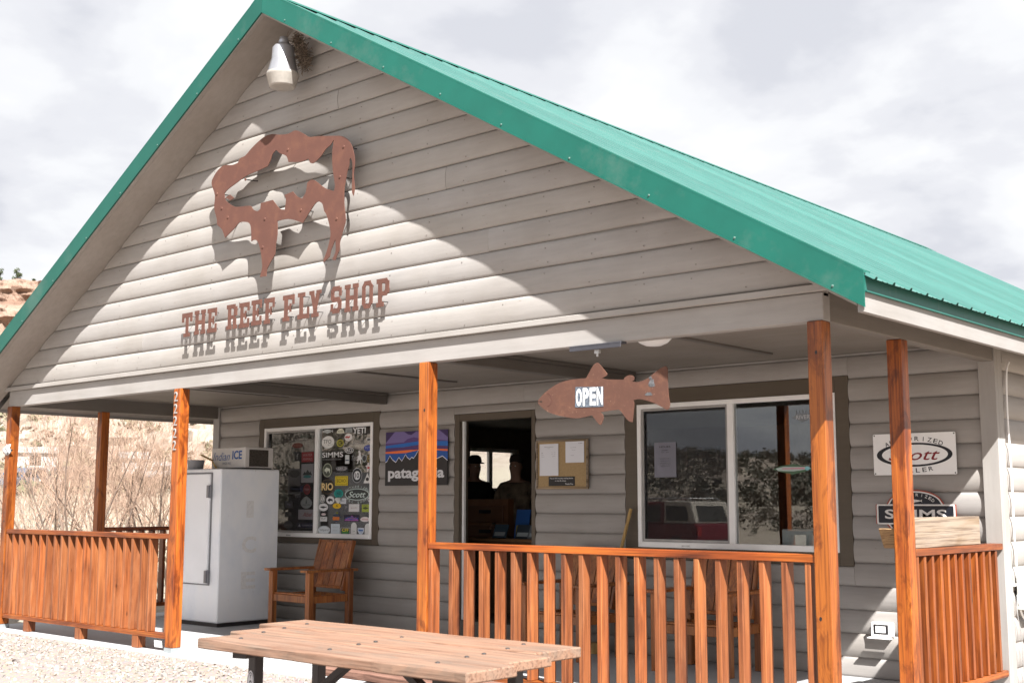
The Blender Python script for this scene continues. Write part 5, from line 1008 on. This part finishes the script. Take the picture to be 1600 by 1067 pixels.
# ------------------------------------------------------------------ far homes, shed, cars
def home(loc, rz, ln, wd, ht, label, name, cat, wall, roofc):
    t = thing(name, loc, label, cat); WORLD[t.name] = Vector((0,0,0))
    q = MB(); q.box(-ln/2,ln/2,-wd/2,wd/2,.35,ht); q.build('wall', wall, t); q = MB(); q.box(-ln/2+.05,ln/2-.05,-wd/2+.05,wd/2-.05,-.6,.349); q.build('skirt', M_galv, t)
    q = MB(); q.prism([(-wd/2-.25,ht+.002),(wd/2+.25,ht+.002),(wd/2+.25,ht+.08),(0,ht+.55),(-wd/2-.25,ht+.08)], (-ln/2-.2,0,0), (0,1,0), (0,0,1), (ln+.4,0,0)); q.build('roof', roofc, t)
    for s_ in (-1,1):
        for i in range(int(ln//2.6)):
            x = -ln/2+1.4+i*2.6; q = MB(); y = s_*(wd/2+.012)
            if i == 1: q.box(x-.45,x+.45,min(y,y-s_*.02),max(y,y-s_*.02),.36,2.3); q.build('door', M_galv, t)
            else: q.box(x-.5,x+.5,min(y,y-s_*.02),max(y,y-s_*.02),1.2,2.1); fr = q.build('window', M_wht, t); y += s_*.012; q = MB(); q.box(x-.42,x+.42,min(y,y-s_*.01),max(y,y-s_*.01),1.27,2.03); q.build('pane', M_carglass, fr)
    for s_ in (-1,1):
        q = MB(); x = s_*(ln/2+.012); q.box(min(x,x-s_*.02),max(x,x-s_*.02),-.6,.6,1.2,2.1); fr = q.build('window', M_wht, t)
    t.rotation_euler = (0,0,rz); t.location.z = terrain(loc[0], loc[1]); return t
M_hw = plain('white_siding_far', (.45,.45,.45), .7, 0, .04); M_hr = plain('pale_metal_roof', (.30,.29,.28), .6, 0, .05)
home((-81.6,31.0,0), 1.1, 9, 4, 2.4, 'white mobile home left of the far left porch post', 'mobile_home', 'mobile home', M_hw, M_hr)
home((-81.0,39.4,0), 1.15, 2.9, 3, 2.2, 'white mobile home just right of the far left porch post', 'mobile_home', 'mobile home', M_hw, M_hr)
home((-70.2,41.3,0), 1.1, 1.7, 2.0, 1.9, 'small white shed behind the bare shrubs', 'garden_shed', 'shed', M_hw, M_hr)
M_blue = flat('blue_car_paint', (.07,.09,.13), .3); M_wcar = flat('white_car_paint', (.32,.32,.32), .3); M_bcar = flat('dark_car_paint', (.03,.03,.035), .3)
for (x, y, rz, m, lb) in ((-66.5,31.0,2.1,M_blue,'blue car parked before the far white homes'),(-66.6,34.2,2.2,M_bcar,'dark car parked right of the blue one before the far homes'),(-68.0,42.6,2.1,M_wcar,'white car parked beside the far white shed')):
    make_car((x,y,terrain(x,y)), rz, lb, m, m, 'cars parked by the far homes', False)
# ------------------------------------------------------------------ bare shrubs
M_twig = plain('bare_twigs', (.36,.245,.18), .9, 0, .35, 3); M_bark = plain('grey_bark', (.13,.092,.07), .9, 0, .4, 4); M_ptw = plain('pale_twigs', (.32,.28,.24), .9, 0, .2, 3)
def shrub(x, y, h, stems, seed, label, wide=.55, mats=None, group='bare shrubs beyond the porch', thick=1., sub=True, name='bare_shrub', cat='shrub'):
    R = random.Random(seed); z = terrain(x, y); A, B = MB(), MB()
    def grow(p, d, ln, r, lvl):
        k = 4 if lvl < 2 else 3; pts = [p]; rs = [r]
        for i in range(k):
            d = (d+Vector((R.gauss(0,.11),R.gauss(0,.11),R.gauss(.07,.07)))).normalized(); p = p+d*(ln/k); pts.append(p); rs.append(r*(1-.75*(i+1)/k))
        (A if lvl < 1 else B).tube(pts, [q*thick*(1.2 if lvl < 2 else 1.0) for q in rs], 5 if lvl == 0 else 3, 0, False)
        if lvl < 3:
            n = (8, 6, 3)[lvl]
            for i in range(n):
                t = R.uniform(.25,.97); j = min(k-1, int(t*k)); q = pts[j].lerp(pts[j+1], t*k-j)
                dd = (pts[j+1]-pts[j]).normalized(); side = Vector((R.gauss(0,1),R.gauss(0,1),R.gauss(.25,.6))).normalized()
                grow(q, (dd*.9+side*.62).normalized(), ln*R.uniform(.35,.6), max(rs[j]*.5,.0028), lvl+1)
    for s_ in range(stems):
        a = 6.283*s_/stems+R.uniform(-.4,.4); grow(Vector((x+.12*math.cos(a), y+.12*math.sin(a), z)), Vector((math.cos(a)*wide, math.sin(a)*wide, 1)).normalized(), h*R.uniform(.62,.85), .019, 0)
    o = A.build(name, mats[0] if mats else M_bark, None, True, base=(x,y,z)); B.build('twigs', mats[1] if mats else M_twig, o, True); tag(o, label, cat, group)
shrub(-8.3,2.75,3.1,6,3,'bare brown shrub seen just left of the middle porch post at the far left', .5)
shrub(-12.8,4.9,3.3,7,5,'wide bare shrub between the two far left porch posts', .65)
shrub(-14.3,6.6,3.4,6,8,'tall bare shrub behind the middle far left porch post', .5)
shrub(-9.6,4.5,3.0,6,11,'bare orange twigged shrub right of the middle far left porch post', .55)
shrub(-8.45,4.35,2.9,5,14,'forked bare shrub close to the house number post', .45)
shrub(-16.6,6.1,2.9,6,19,'small bare shrub near the far left porch post', .6)
shrub(-14.9,5.2,2.2,5,23,'pale whitish sapling with thin upright twigs and a pale trunk', .4, (M_ptw, M_ptw), None, .8, name='sapling', cat='sapling')
shrub(-12.2,7.3,3.1,6,29,'bare shrub beyond the house number post', .6)
shrub(-22.5,9.6,3.2,7,31,'bare shrub farther back in the dry field, left', .6); shrub(-20.5,10.6,3.2,7,37,'bare shrub farther back in the dry field, middle', .6); shrub(-18.5,11.0,3.2,7,41,'bare shrub farther back in the dry field, right', .6)
# wire fence
wf = thing('wire_fence', (-24,11,terrain(-24,11)), 'thin wire field fence on steel posts across the dry grass', 'fence')
FA, FB = Vector((-33,8,0)), Vector((-22,17,0))
for i in range(6):
    p = FA.lerp(FB, i/5); z = terrain(p.x, p.y); q = MB(); q.box(p.x-.02,p.x+.02,p.y-.02,p.y+.02,z,z+1.35); q.build('fence_post', M_steel, wf)
q = MB()
for k in range(7):
    for i in range(5):
        a = FA.lerp(FB, i/5); b = FA.lerp(FB, (i+1)/5); a.z = terrain(a.x,a.y)+.15+.18*k; b.z = terrain(b.x,b.y)+.15+.18*k; q.tube([a,b], .004, 3, 0, False)
tag(q.build('wires', M_galv, wf), kind='stuff')
# ------------------------------------------------------------------ field and hillside cover
def left_pt(r0, r1, a0=146, a1=160):
    r = rng.uniform(r0, r1); a = math.radians(rng.uniform(a0, a1)); return r*math.cos(a)+5.5, r*math.sin(a)-5.0
M_dry = [plain('dry_grass_straw', (.36,.315,.24), .9, 0, .3, 2), plain('dry_grass_pale', (.39,.35,.29), .9, 0, .2, 2), plain('dry_grass_brown', (.29,.245,.185), .9, 0, .3, 2)]
mb = MB()
for i in range(7000):
    x, y = left_pt(26, 104, 143, 165); z = terrain(x, y); h = rng.uniform(.25,.75); mi = int(rng.choice([0,0,1,2]))
    for k in range(4):
        a = rng.uniform(0,6.28); wv = .05; dx, dy = math.cos(a), math.sin(a); ox, oy = rng.normal(0,.12,2); l = rng.normal(0,.18,2)
        mb.add([(x+ox-dx*wv,y+oy-dy*wv,z-.03),(x+ox+dx*wv,y+oy+dy*wv,z-.03),(x+ox+l[0],y+oy+l[1],z+h*rng.uniform(.7,1.1))], [(0,1,2)], mi)
tag(mb.build('dry_grass', M_dry, None, base=(0,0,0)), kind='stuff')
def rockmesh(mb, c, s_, mi=0):
    p = cube*np.array([1,1,1.3])*(1+rng.normal(0,.22,(8,3)))*s_; t = rng.uniform(0,6.28); cc, ss = math.cos(t), math.sin(t); mb.add(np.c_[p[:,0]*cc-p[:,1]*ss+c[0], p[:,0]*ss+p[:,1]*cc+c[1], p[:,2]+c[2]], CF, mi)
M_rk = [plain('pink_sandstone', (.31,.235,.19), .9, 0, .2, .8), plain('buff_sandstone', (.35,.30,.25), .9, 0, .2, .8), plain('tan_sandstone', (.29,.24,.195), .9, 0, .25, .8)]
mb = MB()
for i in range(1500):
    x, y = left_pt(98, 160, 143, 164); rockmesh(mb, (x, y, terrain(x,y)+.05), np.array([1,1,.7])*min(2.2, .3*math.exp(abs(rng.normal(0,.7)))), int(rng.integers(0,3)))
tag(mb.build('hillside_rocks', M_rk, None, base=(0,0,0)), kind='stuff')
M_sage = [plain('sage_green', (.19,.175,.11), .9, 0, .4, 2), plain('olive_green', (.13,.125,.07), .9, 0, .4, 2), plain('dry_brush', (.18,.13,.09), .9, 0, .4, 2)]
def clump(mb, c, s_, n, mi, kk=.30):
    d = rng.normal(0,1,(n,3)); d /= np.linalg.norm(d, axis=1)[:,None]; P = np.array(c)+d*np.array([s_,s_,s_*.75])*rng.uniform(.35,1,(n,1))+np.array([0,0,s_*.6])
    for p in P:
        a = rng.normal(0,1,3); b = rng.normal(0,1,3); a /= np.linalg.norm(a); b /= np.linalg.norm(b); k = s_*kk; mb.add([p-a*k, p+b*k, p+a*k, p-b*k], [(0,1,2,3)], mi)
mb = MB()
for i in range(900):
    x, y = left_pt(78, 158, 143, 165); clump(mb, (x,y,terrain(x,y)), rng.uniform(.35,1.15), 22, int(rng.choice([0,0,1,2,2])))
tag(mb.build('hillside_brush', M_sage, None, base=(0,0,0)), kind='stuff')
# rimrock cliff
def cliff_mat():
    m, t, b = mat('rimrock'); g = G(t); v = g.coord((.25,.25,.9)); n = g.noise(v, 1.2, 8, .68, .5); n2 = g.noise(g.coord((1,1,1)), 1.1, 6, .7)
    c = g.ramp(n, [(.28, (.13,.08,.056)), (.42, (.235,.145,.103)), (.58, (.29,.205,.155)), (.75, (.31,.25,.20))]); c = g.mix(g.ramp(n2, [(.62, 0.),(.68,.7)]), c, (.09,.055,.042)); g.lk(c, b.inputs['Base Color']); setb(b, None, .95); g.bump(n2, b, 1., .5); return m
mb = MB(); NA, NZ = 170, 34; vs = []
for i in range(NA):
    a = math.radians(149+18*i/(NA-1)); 
    for j in range(NZ):
        t = j/(NZ-1); r = 150+8*t
        bx_, by_ = r*math.cos(a), r*math.sin(a)-2; z = 17+13.0*t+1.2*noise.noise(Vector((a*20,0,0)))
        nn = noise.cell(Vector((a*70, t*5+.6*noise.noise(Vector((a*30,t*3,1))), 2.)))*1.6+noise.fractal(Vector((a*60, t*7, 5.)),.9,2,4)*1.4+(.9 if int(t*7)%2 else 0)
        vs.append((bx_-math.cos(a)*nn*-1, by_+math.sin(a)*nn, z))
for i in range(NA): a = math.radians(149+18*i/(NA-1)); vs.append((175*math.cos(a), 175*math.sin(a)-2, 29.5))
mb.add(vs, [(i*NZ+j, i*NZ+j+1, (i+1)*NZ+j+1, (i+1)*NZ+j) for i in range(NA-1) for j in range(NZ-1)]+[(i*NZ+NZ-1, NA*NZ+i, NA*NZ+i+1, (i+1)*NZ+NZ-1) for i in range(NA-1)])
tag(mb.build('cliff', cliff_mat(), None, base=(0,0,0)), kind='structure')
def juniper(x, y, h, seed, label, z=None):
    z = terrain(x, y) if z is None else z; q = MB(); q.tube([(x,y,z-.3),(x+.1,y,z+h*.4),(x-.05,y+.1,z+h*.85)], [h*.05,h*.035,h*.01], 7); o = q.build('juniper_tree', M_bark, None, True, base=(x,y,z)); c = MB()
    for k in range(16):
        t = rng.uniform(.25,1); a = rng.uniform(0,6.28); rr = h*.28*(1.15-t)*rng.uniform(.3,1.2); clump(c, (x+rr*math.cos(a), y+rr*math.sin(a), z+h*t-.3), h*.13, 26, 0)
    c.build('crown', plain('juniper_green', (.055,.07,.03), .9, 0, .4, 2), o); tag(o, label, 'tree', 'junipers on the cliff top')
for px, hh, sd_, lb in (((-152.5,69.7),3.0,1,'leftmost of the dark junipers on the cliff top'),((-152.0,71.9),3.2,2,'middle dark juniper on the cliff top'),((-151.3,74.0),2.2,3,'small dark juniper at the right on the cliff top')): juniper(px[0], px[1], hh, sd_, lb, 30.0)
# far wood on the hill behind the camera, seen mirrored in the windows
mb = MB()
for i in range(3000):
    a = rng.uniform(math.radians(204), math.radians(285)); r = rng.uniform(55, 150); x, y = r*math.cos(a), r*math.sin(a)-2; clump(mb, (x,y,terrain(x,y)), rng.uniform(.35,1.0), 60, int(rng.integers(0,3)), .14)
for i in range(700):
    a = rng.uniform(math.radians(205), math.radians(290)); r = rng.uniform(27, 42); x, y = r*math.cos(a), r*math.sin(a)-2; clump(mb, (x,y,terrain(x,y)), rng.uniform(.15,.4), 50, int(rng.choice([0,2,2])), .14)
tag(mb.build('far_brush', [plain('dark_juniper', (.06,.06,.042), .9, 0, .4, 2), plain('dark_sage', (.08,.074,.055), .9, 0, .4, 2), plain('brown_brush', (.12,.098,.075), .9, 0, .4, 2)], None, base=(0,0,0)), kind='stuff')
